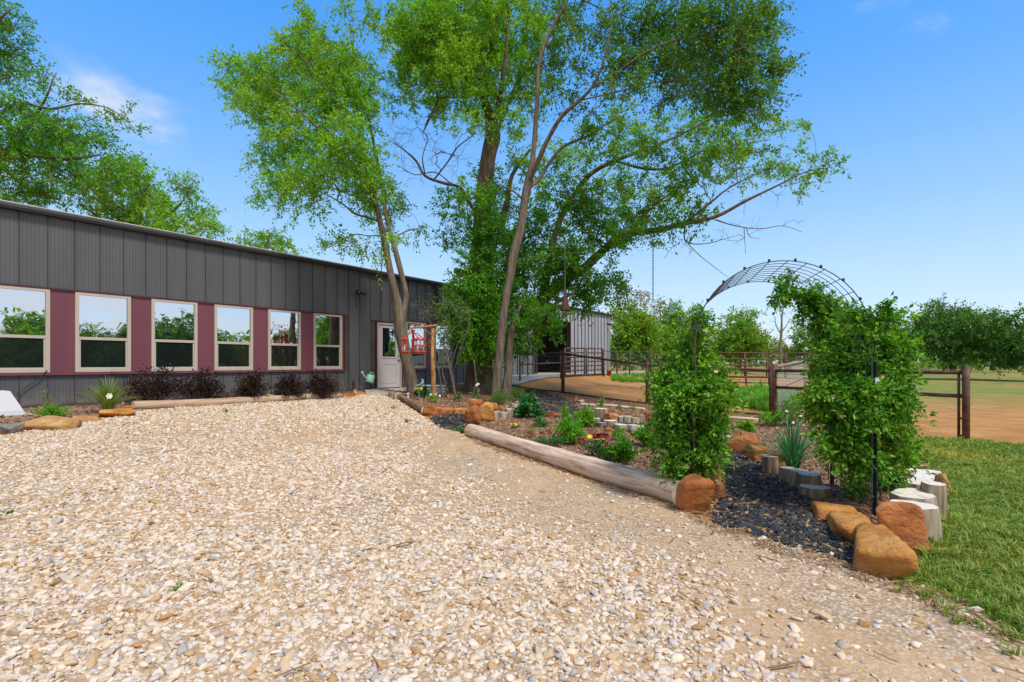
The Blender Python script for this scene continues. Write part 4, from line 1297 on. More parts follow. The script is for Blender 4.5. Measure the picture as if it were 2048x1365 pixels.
# ---- B: the big old tree, flared trunk, limbs to the east
dB = G(957, 786).y
B_l = [[(957, 790, 84, 0), (957, 778, 66, 0), (959, 755, 56, 0), (960, 720, 51, 0), (961, 680, 48, 0), (962, 620, 45, 0), (961, 560, 43, 0), (962, 500, 41, 0), (965, 445, 38, 0), (968, 390, 35, 0), (973, 340, 32, 0), (979, 300, 30, 0), (985, 270, 30, 0), (978, 230, 20, .2), (962, 180, 14, .4), (945, 120, 10, .6), (935, 50, 6, .8), (930, -20, 4, 1)],
       [(985, 275, 20, 0), (992, 235, 17, -.2), (1002, 180, 14, -.4), (1010, 120, 11, -.5), (1014, 60, 8, -.6), (1018, -10, 5, -.7)],
       [(988, 280, 14, 0), (1000, 250, 12, .4), (1020, 200, 9, .8), (1040, 140, 7, 1.2), (1050, 70, 4, 1.5)],
       [(972, 455, 16, -.1), (945, 415, 11, -.4), (930, 392, 10, -.6), (918, 374, 9, -.8), (885, 366, 8, -1.0), (850, 352, 7, -1.2), (832, 322, 6, -1.3), (805, 298, 4, -1.5), (785, 285, 2.5, -1.6)],
       [(868, 360, 5, -1.1), (895, 325, 5, -1.0), (915, 295, 4, -.9), (945, 272, 3, -.7)],
       [(850, 350, 4, -1.2), (845, 315, 3, -1.4), (855, 275, 2.5, -1.5), (835, 255, 1.5, -1.6)],
       [(905, 370, 4, -.9), (870, 345, 3, -.6), (830, 350, 2.5, -.5), (795, 330, 1.5, -.4)],
       [(962, 560, 22, -.1), (935, 550, 18, -.4), (910, 541, 17, -.6)],
       [(978, 690, 40, .3), (1015, 665, 36, .5), (1060, 625, 33, .5), (1095, 590, 31, .3), (1130, 560, 29, 0), (1165, 540, 27, -.2), (1205, 503, 24, -.4), (1246, 470, 20, -.6), (1312, 461, 16, -.8), (1369, 447, 13, -1.0), (1431, 434, 10, -1.2), (1492, 402, 8, -1.4), (1554, 372, 5, -1.6), (1610, 345, 3, -1.7), (1660, 335, 1.5, -1.8)],
       [(1085, 600, 22, .4), (1095, 540, 19, .7), (1110, 470, 17, 1), (1138, 405, 15, 1.1), (1180, 350, 13, 1.2), (1230, 322, 11, 1.2), (1290, 300, 9, 1.3), (1350, 275, 6, 1.4), (1410, 245, 4, 1.5), (1470, 225, 2, 1.5)],
       [(1230, 322, 8, 1.2), (1280, 336, 7, 1), (1328, 338, 7, .8), (1370, 322, 6, .6), (1410, 300, 4, .4), (1470, 290, 3, .2), (1540, 280, 1.5, 0)],
       [(1369, 447, 8, -1), (1410, 415, 6, -1.1), (1460, 375, 4, -1.3), (1520, 345, 2.5, -1.5), (1570, 320, 1.5, -1.6)],
       [(1262, 470, 6, -.6), (1300, 420, 5, -.2), (1345, 385, 4, 0), (1400, 355, 2.5, .2)],
       [(1002, 450, 22, .2), (1015, 400, 15, .5), (1025, 350, 11, .8), (1060, 300, 8, 1.2)],
       [(1075, 640, 16, .4), (1090, 640, 14, -.4), (1110, 610, 11, -.8), (1140, 590, 8, -1)],
       # bare hanging twigs under the long limb
       [(1431, 440, 4, -1.2), (1470, 452, 3, -1.3), (1520, 458, 2.5, -1.4), (1566, 452, 1.6, -1.5), (1605, 465, 1.0, -1.5)],
       [(1369, 452, 4, -1), (1372, 484, 3, -1), (1410, 488, 2.5, -1.1), (1450, 478, 1.6, -1.1), (1480, 470, 1.0, -1.1)],
       [(1376, 488, 2.5, -1), (1400, 512, 2, -1), (1428, 534, 1.6, -1), (1455, 555, 1.0, -1)],
       [(1360, 484, 2.2, -1), (1345, 495, 1.6, -1), (1328, 518, 1.0, -1)],
       [(1492, 456, 2, -1.4), (1500, 474, 1.6, -1.4), (1520, 478, 1, -1.4)],
       [(1488, 455, 2, -1.4), (1490, 490, 1.2, -1.4), (1491, 508, .8, -1.4)]]
B_b = [(850, 55, 80, 60, 1.3), (795, 70, 36, 50, .9), (940, 45, 95, 60, 1.4), (830, 140, 58, 50, 1.3), (900, 150, 75, 55, 1.4), (985, 130, 75, 65, 1.4), (1045, 60, 60, 60, 1.2), (1060, 160, 50, 65, 1.1), (880, 210, 60, 28, 1.2), (980, 210, 60, 38, 1.2), (800, 215, 24, 24, .6), (930, 250, 46, 16, .6), (1020, 245, 40, 32, .8), (860, 95, 65, 50, 1.3), (930, 100, 75, 50, 1.4), (1110, 40, 36, 40, .7), (765, 60, 24, 40, .5), (1000, 20, 90, 30, 1.3), (870, 15, 90, 25, 1.2),
       (960, 520, 36, 40, 1.2, -.9), (965, 600, 40, 50, 1.3, -1.2), (968, 450, 30, 36, 1.1, -.8), (945, 655, 50, 40, 1.3, -1.3), (985, 690, 40, 28, 1.2, -1.2), (1012, 480, 40, 40, 1, -.8), (975, 390, 26, 30, .9, -.7), (1230, 480, 40, 18, 1, -1.1), (1290, 463, 40, 14, 1, -1.2), (1345, 454, 30, 14, .9, -1.4), (1120, 575, 40, 26, 1, -.8),
       (910, 420, 28, 40), (895, 475, 22, 32, .9), (900, 375, 20, 22, .7), (940, 395, 26, 30), (985, 375, 38, 42), (1000, 440, 45, 50), (950, 470, 30, 35, .9), (1075, 470, 50, 60, .9), (1110, 545, 75, 50), (1180, 585, 55, 40), (1045, 555, 55, 55), (960, 560, 40, 40, .9), (1230, 560, 30, 35, .7), (1140, 480, 45, 40, .8), (1020, 510, 50, 50),
       (940, 620, 50, 50, 1.3, -.9), (985, 625, 45, 60, 1.3, -1.0), (950, 680, 55, 36, 1.3, -1), (1035, 670, 50, 45, 1.2, -.6), (1075, 620, 55, 40, 1.1), (1100, 642, 40, 28), (1170, 604, 44, 14, .8), (900, 590, 22, 26, .7), (890, 635, 20, 26, .6), (1000, 570, 45, 40, 1.1, -.8), (930, 575, 35, 35, 1.1), (920, 690, 24, 20, .9, -.8), (1060, 700, 26, 18, .8, -.4), (1215, 580, 34, 24, .8), (1245, 575, 18, 26, .5),
       (1180, 440, 50, 35, 1.3), (1255, 440, 58, 32, 1.3), (1210, 490, 40, 26, 1.1), (1150, 520, 50, 36, 1.2), (1330, 432, 45, 26, .9), (1395, 425, 36, 24, .8), (1230, 490, 28, 16, .5), (1310, 480, 22, 12, .5), (1385, 462, 20, 14, .7), (1300, 385, 55, 32, .7), (1200, 385, 50, 36, .8), (1160, 330, 40, 36, .8), (1385, 365, 60, 26, .6), (1455, 350, 55, 24, .7), (1530, 335, 36, 20, .9), (1575, 340, 26, 16, .9), (1630, 345, 28, 16, .8), (1655, 335, 26, 24, .7), (1600, 300, 20, 12, .7), (1570, 258, 30, 16, .6), (1450, 285, 70, 32), (1490, 235, 50, 32), (1390, 262, 60, 34, .9), (1300, 255, 60, 30, .6), (1240, 250, 50, 40, .6), (1250, 300, 60, 36, .9), (1330, 320, 60, 32, .9), (1420, 320, 60, 26, .9), (1150, 400, 40, 40, .9), (1090, 400, 35, 45, .9), (1240, 375, 50, 34, .9), (1340, 390, 50, 24, .9), (1110, 330, 40, 40, .8), (1040, 330, 30, 40, .7), (1180, 270, 40, 30, .7), (1545, 305, 24, 14, .7), (1610, 380, 26, 8, .4), (1500, 310, 40, 20, .8), (1620, 250, 14, 8, .4)]
treeB, _ = make_tree('oak_tree', 'big old tree with flared trunk, dense dark shoots and long limb over the yard', 'tree', dB, B_l, B_b, 0.115, 'leaf_oak', 'bark', 23, 62, 0.9, 0.4, 0.18, seed=8, dspread=1.0, knobby=0.06, limb_k=0.72, hi=('leaf_elm', 400), bare=[(850, 310, 60, 40, 2.2, -1.2), (815, 280, 34, 34, 2.0, -1.5), (890, 280, 40, 30, 1.6, -.9), (1300, 290, 90, 40, 1.2, 1.2), (1390, 325, 80, 30, 1.2, .6), (1440, 462, 60, 14, 1.6, -1.2), (1540, 460, 50, 9, 1.6, -1.4), (1400, 492, 36, 12, 1.6, -1.0), (1180, 420, 30, 40, 1.2, .5), (1480, 395, 70, 20, 1.2, -1.4)])

# ---- C: slim tree in front of it
dC = G(990, 808).y
C_l = [[(989, 810, 21.8, 0), (991, 795, 18.5, 0), (994, 755, 17.6, 0), (999, 710, 16.8, 0), (1004, 656, 16.8, 0), (1010, 610, 16.0, 0), (1017, 569, 16.0, 0), (1028, 505, 16.8, 0), (1040, 465, 15.1, 0), (1047, 420, 14.3, 0), (1050, 395, 15.1, 0), (1058, 362, 16.8, 0), (1065, 320, 10.9, -.1), (1070, 270, 10.1, -.1), (1074, 205, 9.2, -.2), (1079, 123, 7.6, -.3), (1105, 55, 6.7, -.4), (1135, 0, 5.0, -.5), (1150, -40, 3.4, -.5)],
       [(1056, 368, 11.8, 0), (1075, 325, 11.8, -.3), (1094, 283, 10.9, -.5), (1123, 234, 10.1, -.8), (1160, 201, 8.4, -1.1), (1187, 170, 6.7, -1.3), (1205, 130, 5.0, -1.5), (1215, 90, 3.4, -1.6), (1225, 30, 2.1, -1.7)],
       [(1056, 380, 8.4, 0), (1080, 355, 9.2, .4), (1100, 325, 8.4, .8), (1130, 292, 6.7, 1.2), (1180, 270, 5.0, 1.6), (1240, 230, 3.4, 2)],
       [(1187, 175, 5.0, -1.3), (1240, 140, 4.2, -1.6), (1300, 100, 4.2, -1.8), (1370, 75, 3.4, -2), (1450, 60, 2.1, -2.2), (1530, 60, 1.3, -2.3)],
       [(1160, 201, 4.2, -1.1), (1230, 185, 4.2, -.8), (1310, 165, 3.4, -.6), (1390, 160, 2.5, -.4), (1470, 160, 1.7, -.2), (1530, 170, 1.0, 0)],
       [(1048, 403, 6.7, 0), (1030, 385, 5.0, .3), (1000, 370, 3.4, .6)]]
C_b = [(1130, 35, 42, 45, .8), (1110, 110, 35, 50, .6), (1095, 170, 25, 40, .5), (1260, 45, 55, 45, .8), (1335, 55, 75, 55), (1420, 55, 75, 55, 1.1), (1500, 50, 50, 50, 1.1), (1545, 40, 24, 34, .6), (1205, 55, 30, 60, .5), (1230, 140, 60, 36, .8), (1320, 130, 70, 40), (1400, 140, 70, 50, 1.1), (1470, 130, 60, 55, 1.1), (1530, 140, 36, 40, .8), (1560, 170, 20, 20, .5), (1465, 200, 45, 40, 1.1), (1520, 205, 30, 40, .8), (1160, 215, 36, 24, .6), (1260, 185, 50, 20, .7), (1345, 195, 40, 20, .7), (1410, 195, 36, 24, .8), (1580, 120, 10, 12, .3), (1150, 150, 25, 36, .4), (1170, 80, 24, 30, .4)]
treeC, _ = make_tree('slender_tree', 'slender curving grey trunk in front of the big tree with drooping dark crown', 'tree', dC, C_l, C_b, 0.10, 'leaf_dark', 'bark_grey', 21, 60, 0.9, 0.4, 0.3, seed=12, dspread=1.1, knobby=0.04)  # the darker leaf colour stands in for this crown's backlit shade
# its grey neighbour stem
dN = G(1012, 800).y
N_l = [[(1012, 802, 30, 0), (1013, 785, 22, 0), (1016, 750, 19, 0), (1018, 710, 16, 0), (1022, 670, 12, 0), (1030, 640, 8, .1), (1042, 610, 4, .2)]]
N_b = [(1040, 650, 34, 30, .9), (1058, 620, 30, 30, .8), (1030, 690, 20, 16, .6)]
make_tree('young_tree', 'straight grey trunk standing just behind the slender curving trunk', 'tree', dN, N_l, N_b, 0.1, 'leaf_oak', 'bark_grey', 23, 56, 0.9, 0.36, 0.2, seed=14, dspread=0.4)

# ---- trees behind the house
D1_l = [[(-110, 800, 60, 0), (-90, 600, 50, 0), (-60, 450, 40, 0), (-30, 360, 30, -.5), (20, 300, 13, -1), (60, 250, 7, -1.5), (90, 200, 4, -2), (110, 150, 1.5, -2)],
        [(-40, 380, 20, -.5), (-60, 250, 16, -1), (-50, 130, 12, -1), (-20, 60, 8, -1), (20, 20, 4, -1)],
        [(20, 300, 12, -1), (70, 310, 10, -1.5), (130, 320, 7, -2), (200, 310, 4, -2.5)],
        [(-30, 260, 10, -1), (30, 208, 7, -2), (100, 218, 5, -2.5), (160, 208, 4, -3), (210, 215, 3, -3.2), (250, 235, 1.5, -3.4)],
        [(0, 330, 12, -.5), (60, 380, 9, 0), (120, 400, 6, 0)]]
D1_b = [(10, 50, 45, 50, .9), (40, 110, 32, 32, .6), (-30, 120, 50, 60), (55, 140, 26, 18, .6), (95, 155, 30, 12, .5), (140, 185, 26, 10, .5), (175, 200, 24, 12, .7), (225, 228, 30, 14, .7), (258, 255, 16, 18, .5), (115, 190, 20, 16, .6), (20, 290, 50, 60, 1.1), (75, 270, 50, 45), (130, 270, 55, 40), (180, 275, 40, 30, .8), (100, 330, 70, 35), (40, 370, 60, 30), (160, 350, 60, 40), (210, 330, 40, 40, .8), (10, 200, 40, 30, .8), (60, 220, 40, 20, .7), (110, 395, 50, 22, .8), (20, 410, 40, 20)]
make_tree('shade_tree', 'tall tree behind the house wing with a long drooping branch under the cloud', 'tree', 24.0, D1_l, D1_b, 0.17, 'leaf_oak', 'bark', 19, 40, 1.0, 0.6, 0.25, seed=21, dspread=1.5, tw=0.008)
D2_l = [[(262, 780, 40, 0), (266, 600, 34, 0), (270, 500, 28, 0), (275, 450, 16, 0), (285, 400, 8, 0), (295, 340, 2, 0)],
        [(268, 520, 14, 0), (230, 470, 10, .5), (190, 430, 7, .5), (160, 410, 4, .5)],
        [(272, 480, 14, 0), (320, 440, 7, -.5), (360, 410, 4, -.8), (385, 365, 1.5, -1)],
        [(270, 500, 10, 0), (340, 480, 8, .5), (400, 460, 5, .8)]]
D2_b = [(265, 340, 45, 36, .9), (230, 390, 50, 40), (290, 390, 50, 40, 1.1), (250, 440, 60, 30, 1.1), (320, 430, 45, 36), (365, 370, 26, 28, .7), (385, 385, 24, 20, .6), (400, 430, 36, 26, .9), (350, 460, 60, 24), (420, 465, 32, 20, .9), (190, 410, 40, 30, .9), (280, 480, 60, 20)]
make_tree('shade_tree', 'rounded leafy tree rising over the middle of the house roof', 'tree', 27.0, D2_l, D2_b, 0.18, 'leaf_elm', 'bark', 18, 42, 1.0, 0.6, 0.15, seed=22, dspread=1.2, tw=0.008)
D3_l = [[(528, 800, 22, 0), (528, 600, 18, 0), (530, 530, 13, 0), (534, 490, 7, 0), (538, 470, 3, 0)], [(530, 520, 6, 0), (505, 495, 4, 0), (485, 480, 2, 0)]]
D3_b = [(535, 478, 28, 14), (565, 492, 22, 16, .9), (500, 490, 24, 16, .8), (480, 474, 16, 10, .5), (535, 505, 50, 14), (588, 500, 10, 12, .5)]
make_tree('shade_tree', 'small tree top peeking over the roof beside the leaning tree', 'tree', 31.0, D3_l, D3_b, 0.2, 'leaf_elm', 'bark', 15, 36, 1.0, 0.55, 0.1, seed=23, dspread=1.0, tw=0.008)

# ---- far trees beyond the paddock
def far_tree(name, label, px, base_py, blobs, d, mat, leaf=0.3, seed=1, cell=12, per=44, trunk_w=8, spray=0.8, cat='tree'):
    top = min(b[1] - b[3] * 0.3 for b in blobs)
    cx = np.mean([b[0] for b in blobs])
    l = [[(px, base_py, trunk_w * 1.3, 0), (px, base_py - 12, trunk_w, 0), (px * .6 + cx * .4, (base_py + top) / 2, trunk_w * .6, 0), (cx, top, trunk_w * .2, 0)]]
    return make_tree(name, label, cat, d, l, blobs, leaf, mat, 'bark', cell, per, 1.0, spray, 0.1, seed=seed, dspread=1.2, tw=0.012, upbias=0.3)
far_tree('far_tree', 'rounded bright green tree right beside the barn corner', 1262, 744, [(1262, 650, 42, 36, 1.2), (1245, 690, 34, 34, 1.2), (1285, 690, 38, 36, 1.2), (1262, 712, 48, 22, 1.2)], 42, 'leaf_far', seed=31)
far_tree('far_tree', 'bright green domed tree beyond the wire fence, second from the barn', 1358, 742, [(1352, 652, 36, 36, 1.2), (1335, 690, 32, 34, 1.2), (1378, 690, 36, 34, 1.2), (1360, 714, 50, 20, 1.2), (1390, 640, 18, 20)], 46, 'leaf_far', seed=32)
far_tree('far_tree', 'pointed light green tree seen through the arch', 1478, 742, [(1482, 640, 24, 22), (1480, 668, 40, 24, 1.1), (1470, 695, 48, 24, 1.1), (1510, 690, 30, 24), (1440, 680, 24, 24)], 50, 'leaf_far', seed=33)
far_tree('far_tree', 'lower olive tree sloping down behind the arch opening', 1540, 740, [(1525, 690, 34, 24), (1560, 705, 38, 18), (1505, 665, 20, 16, .7)], 58, 'leaf_yellow', seed=34)
far_tree('far_tree', 'pale green tree behind the vine over the arch', 1625, 742, [(1620, 672, 32, 26, .9), (1650, 690, 34, 24), (1600, 705, 30, 18)], 54, 'leaf_far', seed=35)
far_tree('far_tree', 'green tree filling the gap behind the big climbing rose', 1740, 742, [(1700, 690, 40, 30), (1760, 680, 45, 32), (1800, 700, 34, 26)], 60, 'leaf_far', seed=36)
far_tree('far_tree', 'broad dark green spreading tree in the open meadow', 1905, 742, [(1905, 640, 55, 26, 1.2), (1860, 655, 45, 28, 1.2), (1960, 655, 50, 30, 1.2), (1910, 680, 90, 30, 1.3), (1930, 706, 80, 20, 1.2), (1840, 690, 36, 26, 1.1), (2000, 680, 24, 26), (1870, 615, 20, 10, .7)], 44, 'leaf_fardark', leaf=0.26, seed=37, cell=13, trunk_w=10)
far_tree('far_tree', 'dark green tree cut off by the frame edge', 2065, 744, [(2045, 690, 40, 34, 1.2), (2080, 670, 45, 50, 1.1), (2030, 715, 36, 20, 1.2)], 40, 'leaf_fardark', leaf=0.26, seed=38)
far_tree('far_tree', 'yellow green tall tree with thin crown behind the rounded barn tree', 1265, 742, [(1275, 600, 20, 28, .6), (1250, 615, 26, 18, .6), (1240, 640, 24, 20, .6)], 62, 'leaf_yellow', seed=39, per=26)
far_tree('far_tree', 'thin crowned yellowish tree between the two bright trees', 1322, 742, [(1330, 612, 26, 14, .5), (1310, 620, 22, 16, .5), (1320, 640, 30, 18, .5)], 64, 'leaf_yellow', seed=40, per=22)
far_tree('far_tree', 'low olive bushy tree before the dark meadow tree', 1815, 744, [(1800, 718, 30, 16), (1840, 724, 40, 12), (1770, 715, 26, 16)], 62, 'leaf_far', seed=41)
far_tree('far_tree', 'low green tree under the arch crown near the horizon', 1580, 741, [(1575, 718, 44, 12), (1640, 716, 40, 14), (1690, 720, 30, 12)], 75, 'leaf_far', seed=43)
far_tree('far_tree', 'low hazy tree on the horizon between the pens and rose', 1430, 741, [(1420, 716, 50, 14), (1490, 718, 50, 14)], 78, 'leaf_fardark', seed=44, leaf=0.35)
far_tree('far_tree', 'low distant green tree just past the dark meadow tree', 1985, 741, [(1985, 722, 50, 12), (2040, 720, 40, 14)], 80, 'leaf_far', seed=46, leaf=0.4)
far_tree('far_tree', 'low distant tree peeping under the dark meadow crown', 1890, 741, [(1880, 724, 60, 11), (1930, 722, 40, 12)], 84, 'leaf_fardark', seed=47, leaf=0.4)
far_tree('far_tree', 'distant hazy green tree above the fence end post', 1960, 741, [(1955, 715, 40, 18), (2010, 708, 34, 20)], 90, 'leaf_far', seed=48, leaf=0.4)
# bare tree
dX = 52
X_l = [[(1561, 742, 7, 0), (1561, 700, 6, 0), (1563, 660, 4.5, 0), (1564, 630, 3, 0), (1568, 612, 1.5, 0)], [(1563, 670, 3, 0), (1552, 650, 2, 0), (1550, 632, 1.2, 0)], [(1563, 665, 3, 0), (1575, 648, 2, 0), (1580, 635, 1.2, 0)], [(1564, 640, 2, 0), (1558, 622, 1.2, 0)], [(1562, 690, 2.4, 0), (1548, 676, 1.4, 0)], [(1562, 684, 2.4, 0), (1578, 672, 1.4, 0)]]
make_tree('bare_tree', 'leafless grey tree standing in the arch opening', 'tree', dX, X_l, [(1563, 640, 16, 22, .3), (1563, 665, 14, 12, .3)], 0.1, 'leaf_yellow', 'bark_dead', 12, 4, 1, 0.6, 0, seed=45, tw=0.012)

# ---- the wood behind the photographer, mirrored in the window panes
src = [o for o in COL.objects if o.name.startswith('far_tree')]
k = 0
for ang in np.linspace(-46, 26, 16):
    s = src[[0, 1, 2, 6, 4, 5, 3][k % 7]]
    c = copy_tree(s)
    dd = 47 + 6 * math.sin(k * 2.3)
    x, y = dd * math.cos(R(ang)), dd * math.sin(R(ang))
    f = rng.uniform(0.9, 1.2)
    c.location = (x, y, float(gz(x, y)))
    c.rotation_euler = (0, 0, rng.uniform(0, 6))
    c.scale = (f * 1.25, f * 1.25, f)
    tag(c, 'dark tree of the wood mirrored in the window panes', 'tree', 'trees of the mirrored wood')
    k += 1

# ------------------------------------------------------------------ logs, stones, stumps
def log(name, label, pa, pb, da, db, mat, cut, zlift=0.0, seed=0, rng_k=40):
    """log from ground pixel pa to pb, with pixel diameters da, db"""
    A, B = G(*pa), G(*pb)
    ra, rb = 0.5 * da * A.y / F, 0.5 * db * B.y / F
    A = A + Vector((0, 0, ra * 0.86 + zlift)); B = B + Vector((0, 0, rb * 0.86 + zlift))
    ax = B - A; L = ax.length
    root = thing(name, label, 'log', A)
    root.rotation_euler = ax.to_track_quat('X', 'Z').to_euler()
    n = 26
    V, Fc = [], []
    for i in range(rng_k + 1):
        t = i / rng_k
        r = ra + (rb - ra) * t
        for j in range(n):
            a = 2 * PI * j / n
            V.append((L * t, math.cos(a) * r, math.sin(a) * r))
    V = np.array(V)
    nz = vnoise(V * np.array([0.9, 6, 6]), 1.5, seed) * 0.07 + vnoise(V * np.array([2, 2, 2]), 2.2, seed + 1) * 0.05
    V[:, 1:] *= (1 + nz)[:, None]
    V[:, 2] += 0.25 * ra * np.sin(V[:, 0] * 1.4 + seed) * 0.25
    r = np.random.default_rng(seed)
    for _ in range(max(2, int(L * 1.6))):            # branch knots
        kx, ka = r.uniform(0.2, L - 0.2), r.uniform(-0.2, PI + 0.2)
        ang = np.arctan2(V[:, 2], V[:, 1])
        d2 = ((V[:, 0] - kx) / 0.08) ** 2 + ((np.angle(np.exp(1j * (ang - ka)))) / 0.35) ** 2
        V[:, 1:] *= (1 + 0.11 * np.exp(-d2))[:, None]
    for i in range(rng_k):
        for j in range(n):
            j2 = (j + 1) % n
            Fc.append((i * n + j, (i + 1) * n + j, (i + 1) * n + j2, i * n + j2))
    mk('log_body', V, Fc, M[mat], root, True)
    for end, k in ((0, 0), (1, rng_k)):
        ring = V[k * n:(k + 1) * n]
        c = ring.mean(0) + np.array([(-0.006 if end == 0 else 0.006), 0, 0])
        W = np.concatenate([ring, c[None], ring * 1.0])
        Fq = [(j, (j + 1) % n, n) if end else ((j + 1) % n, j, n) for j in range(n)]
        mk('cut_end', W[:n + 1], Fq, M[cut], root)
    return root
log('log', 'long weathered pale log between gravel and flower bed', (1362, 1011), (941, 873), 52, 25, 'log_pale', 'cut_grey', seed=2, rng_k=70)
log('log', 'thin tan log edging the bed under the house windows', (266, 822), (680, 797), 21, 11, 'log_tan', 'cut_grey', seed=3, rng_k=60)
log('log', 'short dark brown log near the door by the leaning tree', (851, 829), (800, 800), 17, 12, 'log_brown', 'cut_grey', seed=4, rng_k=24)

def stone(label, px, py, w, h, mat, depth=None, rot=0.0, seed=0, cuts=8, soft=9.0, lean=0.0, dpt=None, name='stone', sink=0.1):
    """stone whose foot is at a ground pixel, w x h pixels as seen"""
    g = G(px, py)
    s = g.y / F
    W, H = w * s, h * s
    Dp = dpt if dpt else (depth or 0.8) * W
    V = rockshape(ICO4 if w > 24 else ICO3, seed, cuts, soft * 2.4, 0.045, 2.4, 0.2, (0.72, 1.0))
    lo, hi = V.min(0), V.max(0)
    V = (V - (lo + hi) / 2) / (hi - lo)
    V = V * np.array([W, Dp, H * (1 + sink)])
    V[:, 0] += V[:, 2] * lean
    V[:, 2] += H * (1 + sink) / 2 - H * sink
    c = MB()
    o = mk(name, V, ICO4F if w > 24 else ICO3F, M[mat], None, True)
    o.location = (g.x, g.y + Dp * 0.35, g.z)
    o.rotation_euler = (0, 0, R(rot))
    return tag(o, label, 'stone')
S = 'garden edging stones'
stone('big rusty boulder at the log end beside the path', 1404, 1033, 80, 78, 'stone_rust', 0.75, 8, 201, 6, 7, 0.05)
stone('reddish leaning slab behind the rusty boulder', 1432, 1004, 42, 84, 'stone_red', 1.2, -20, 202, 6, 8, -0.25)
stone('sharp orange wedge stone at the far path bend', 1492, 914, 66, 48, 'stone_rust', 0.7, -25, 203, 6, 12, 0.1)
stone('orange broken stone next along from the sharp wedge', 1521, 928, 46, 38, 'stone_orange', 0.9, 10, 204, 9, 12)
stone('round tan stone behind the dark root stump', 1562, 950, 34, 42, 'stone_tan', 0.8, 0, 205, 6, 6)
def slab_stone(label, px, py, L, Wd, H, ang, mat, seed):
    """flat quarried slab lying along the path edge"""
    c = G(px, py)
    V = rockshape(ICO4, seed, 3, 26, 0.03, 2.2, 0.1, (0.82, 1.0))
    lo, hi = V.min(0), V.max(0)
    V = (V - (lo + hi) / 2) / (hi - lo) * np.array([L, Wd, H * 1.15])
    V[:, 2] += H * 0.575 - H * 0.15
    o = mk('stone', V, ICO4F, M[mat], None, True)
    o.location = c; o.rotation_euler = (R(rng.uniform(-3, 3)), R(rng.uniform(-3, 3)), R(ang))
    return tag(o, label, 'stone')
slab_stone('flat orange slab below the last small stump', 1670, 1038, 0.54, 0.36, 0.12, 66, 'stone_orange', 206)
slab_stone('long orange slab in the middle of the path edge', 1708, 1076, 0.66, 0.34, 0.17, 63, 'stone_orange', 207)
slab_stone('largest flat topped block at the path corner', 1760, 1132, 0.74, 0.33, 0.2, 60, 'stone_orange', 208)
stone('upright rounded rust stone with pale lichen by the arch post', 1812, 1108, 92, 100, 'stone_rust', 0.6, -14, 229, 2, 5, -0.08)
stone('tan stone at the back end of the white stump row', 1890, 990, 30, 42, 'stone_tan', 1.0, 0, 210)
for i, (lb, px, py, w, h, mt) in enumerate([
        ('brown squarish stone against the short dark log', 861, 833, 36, 22, 'stone_rust'),
        ('low brown stone second along from the short log', 889, 832, 34, 17, 'stone_rust'),
        ('low orange stone third along from the short log', 920, 831, 34, 14, 'stone_orange'),
        ('rust stone behind the stone pair at the log head', 951, 826, 30, 28, 'stone_rust'),
        ('rounded brown stone at the far head of the long log', 944, 853, 38, 42, 'stone_rust'),
        ('bright orange boulder beside the white stump trio', 972, 845, 34, 40, 'stone_orange'),
        ('small orange stone on top behind the bright orange boulder', 984, 824, 24, 18, 'stone_orange'),
        ('little rust stone behind the white stump trio', 1005, 824, 16, 9, 'stone_rust'),
        ('low red stone by the dark leafed plant', 1093, 836, 34, 13, 'stone_red'),
        ('flat red stone just past the low red one', 1112, 837, 26, 11, 'stone_red'),
        ('red stone heading the back stump row', 1153, 806, 14, 12, 'stone_red'),
        ('bright orange stone in the back row between stumps', 1224, 844, 26, 18, 'stone_orange'),
        ('red brown stone at the end of the back row', 1296, 846, 22, 24, 'stone_red'),
        ('small rust stone below the front stump row', 1218, 867, 17, 12, 'stone_rust'),
        ('pale orange stone beside the left rose foot', 1306, 870, 18, 17, 'stone_tan'),
        ('small tan stone behind the arch post foot', 1412, 938, 34, 16, 'stone_tan'),
        ('small grey stone topmost behind the arch post foot', 1420, 920, 26, 12, 'stone_grey'),
        ('long tan ledge stone at the house corner bed', 84, 862, 100, 26, 'stone_tan'),
        ('flat buff stone between the ledge stone and orange slab', 160, 846, 52, 12, 'stone_tan'),
        ('long orange ledge stone under the lily clump', 221, 835, 66, 15, 'stone_orange'),
        ('small orange stone at the head of the tan log', 255, 823, 22, 11, 'stone_orange'),
        ('mottled grey rock at the frame edge', 12, 870, 36, 22, 'stone_grey'),
        ('flat rust stone at the far end of the tan log', 693, 796, 28, 9, 'stone_rust'),
        ('small upright tan stone left of the doorstep', 709, 792, 10, 13, 'stone_tan')]):
    stone(lb, px, py, w, h, mt, 0.8, rng.uniform(-25, 25), 300 + i, 6, 9)

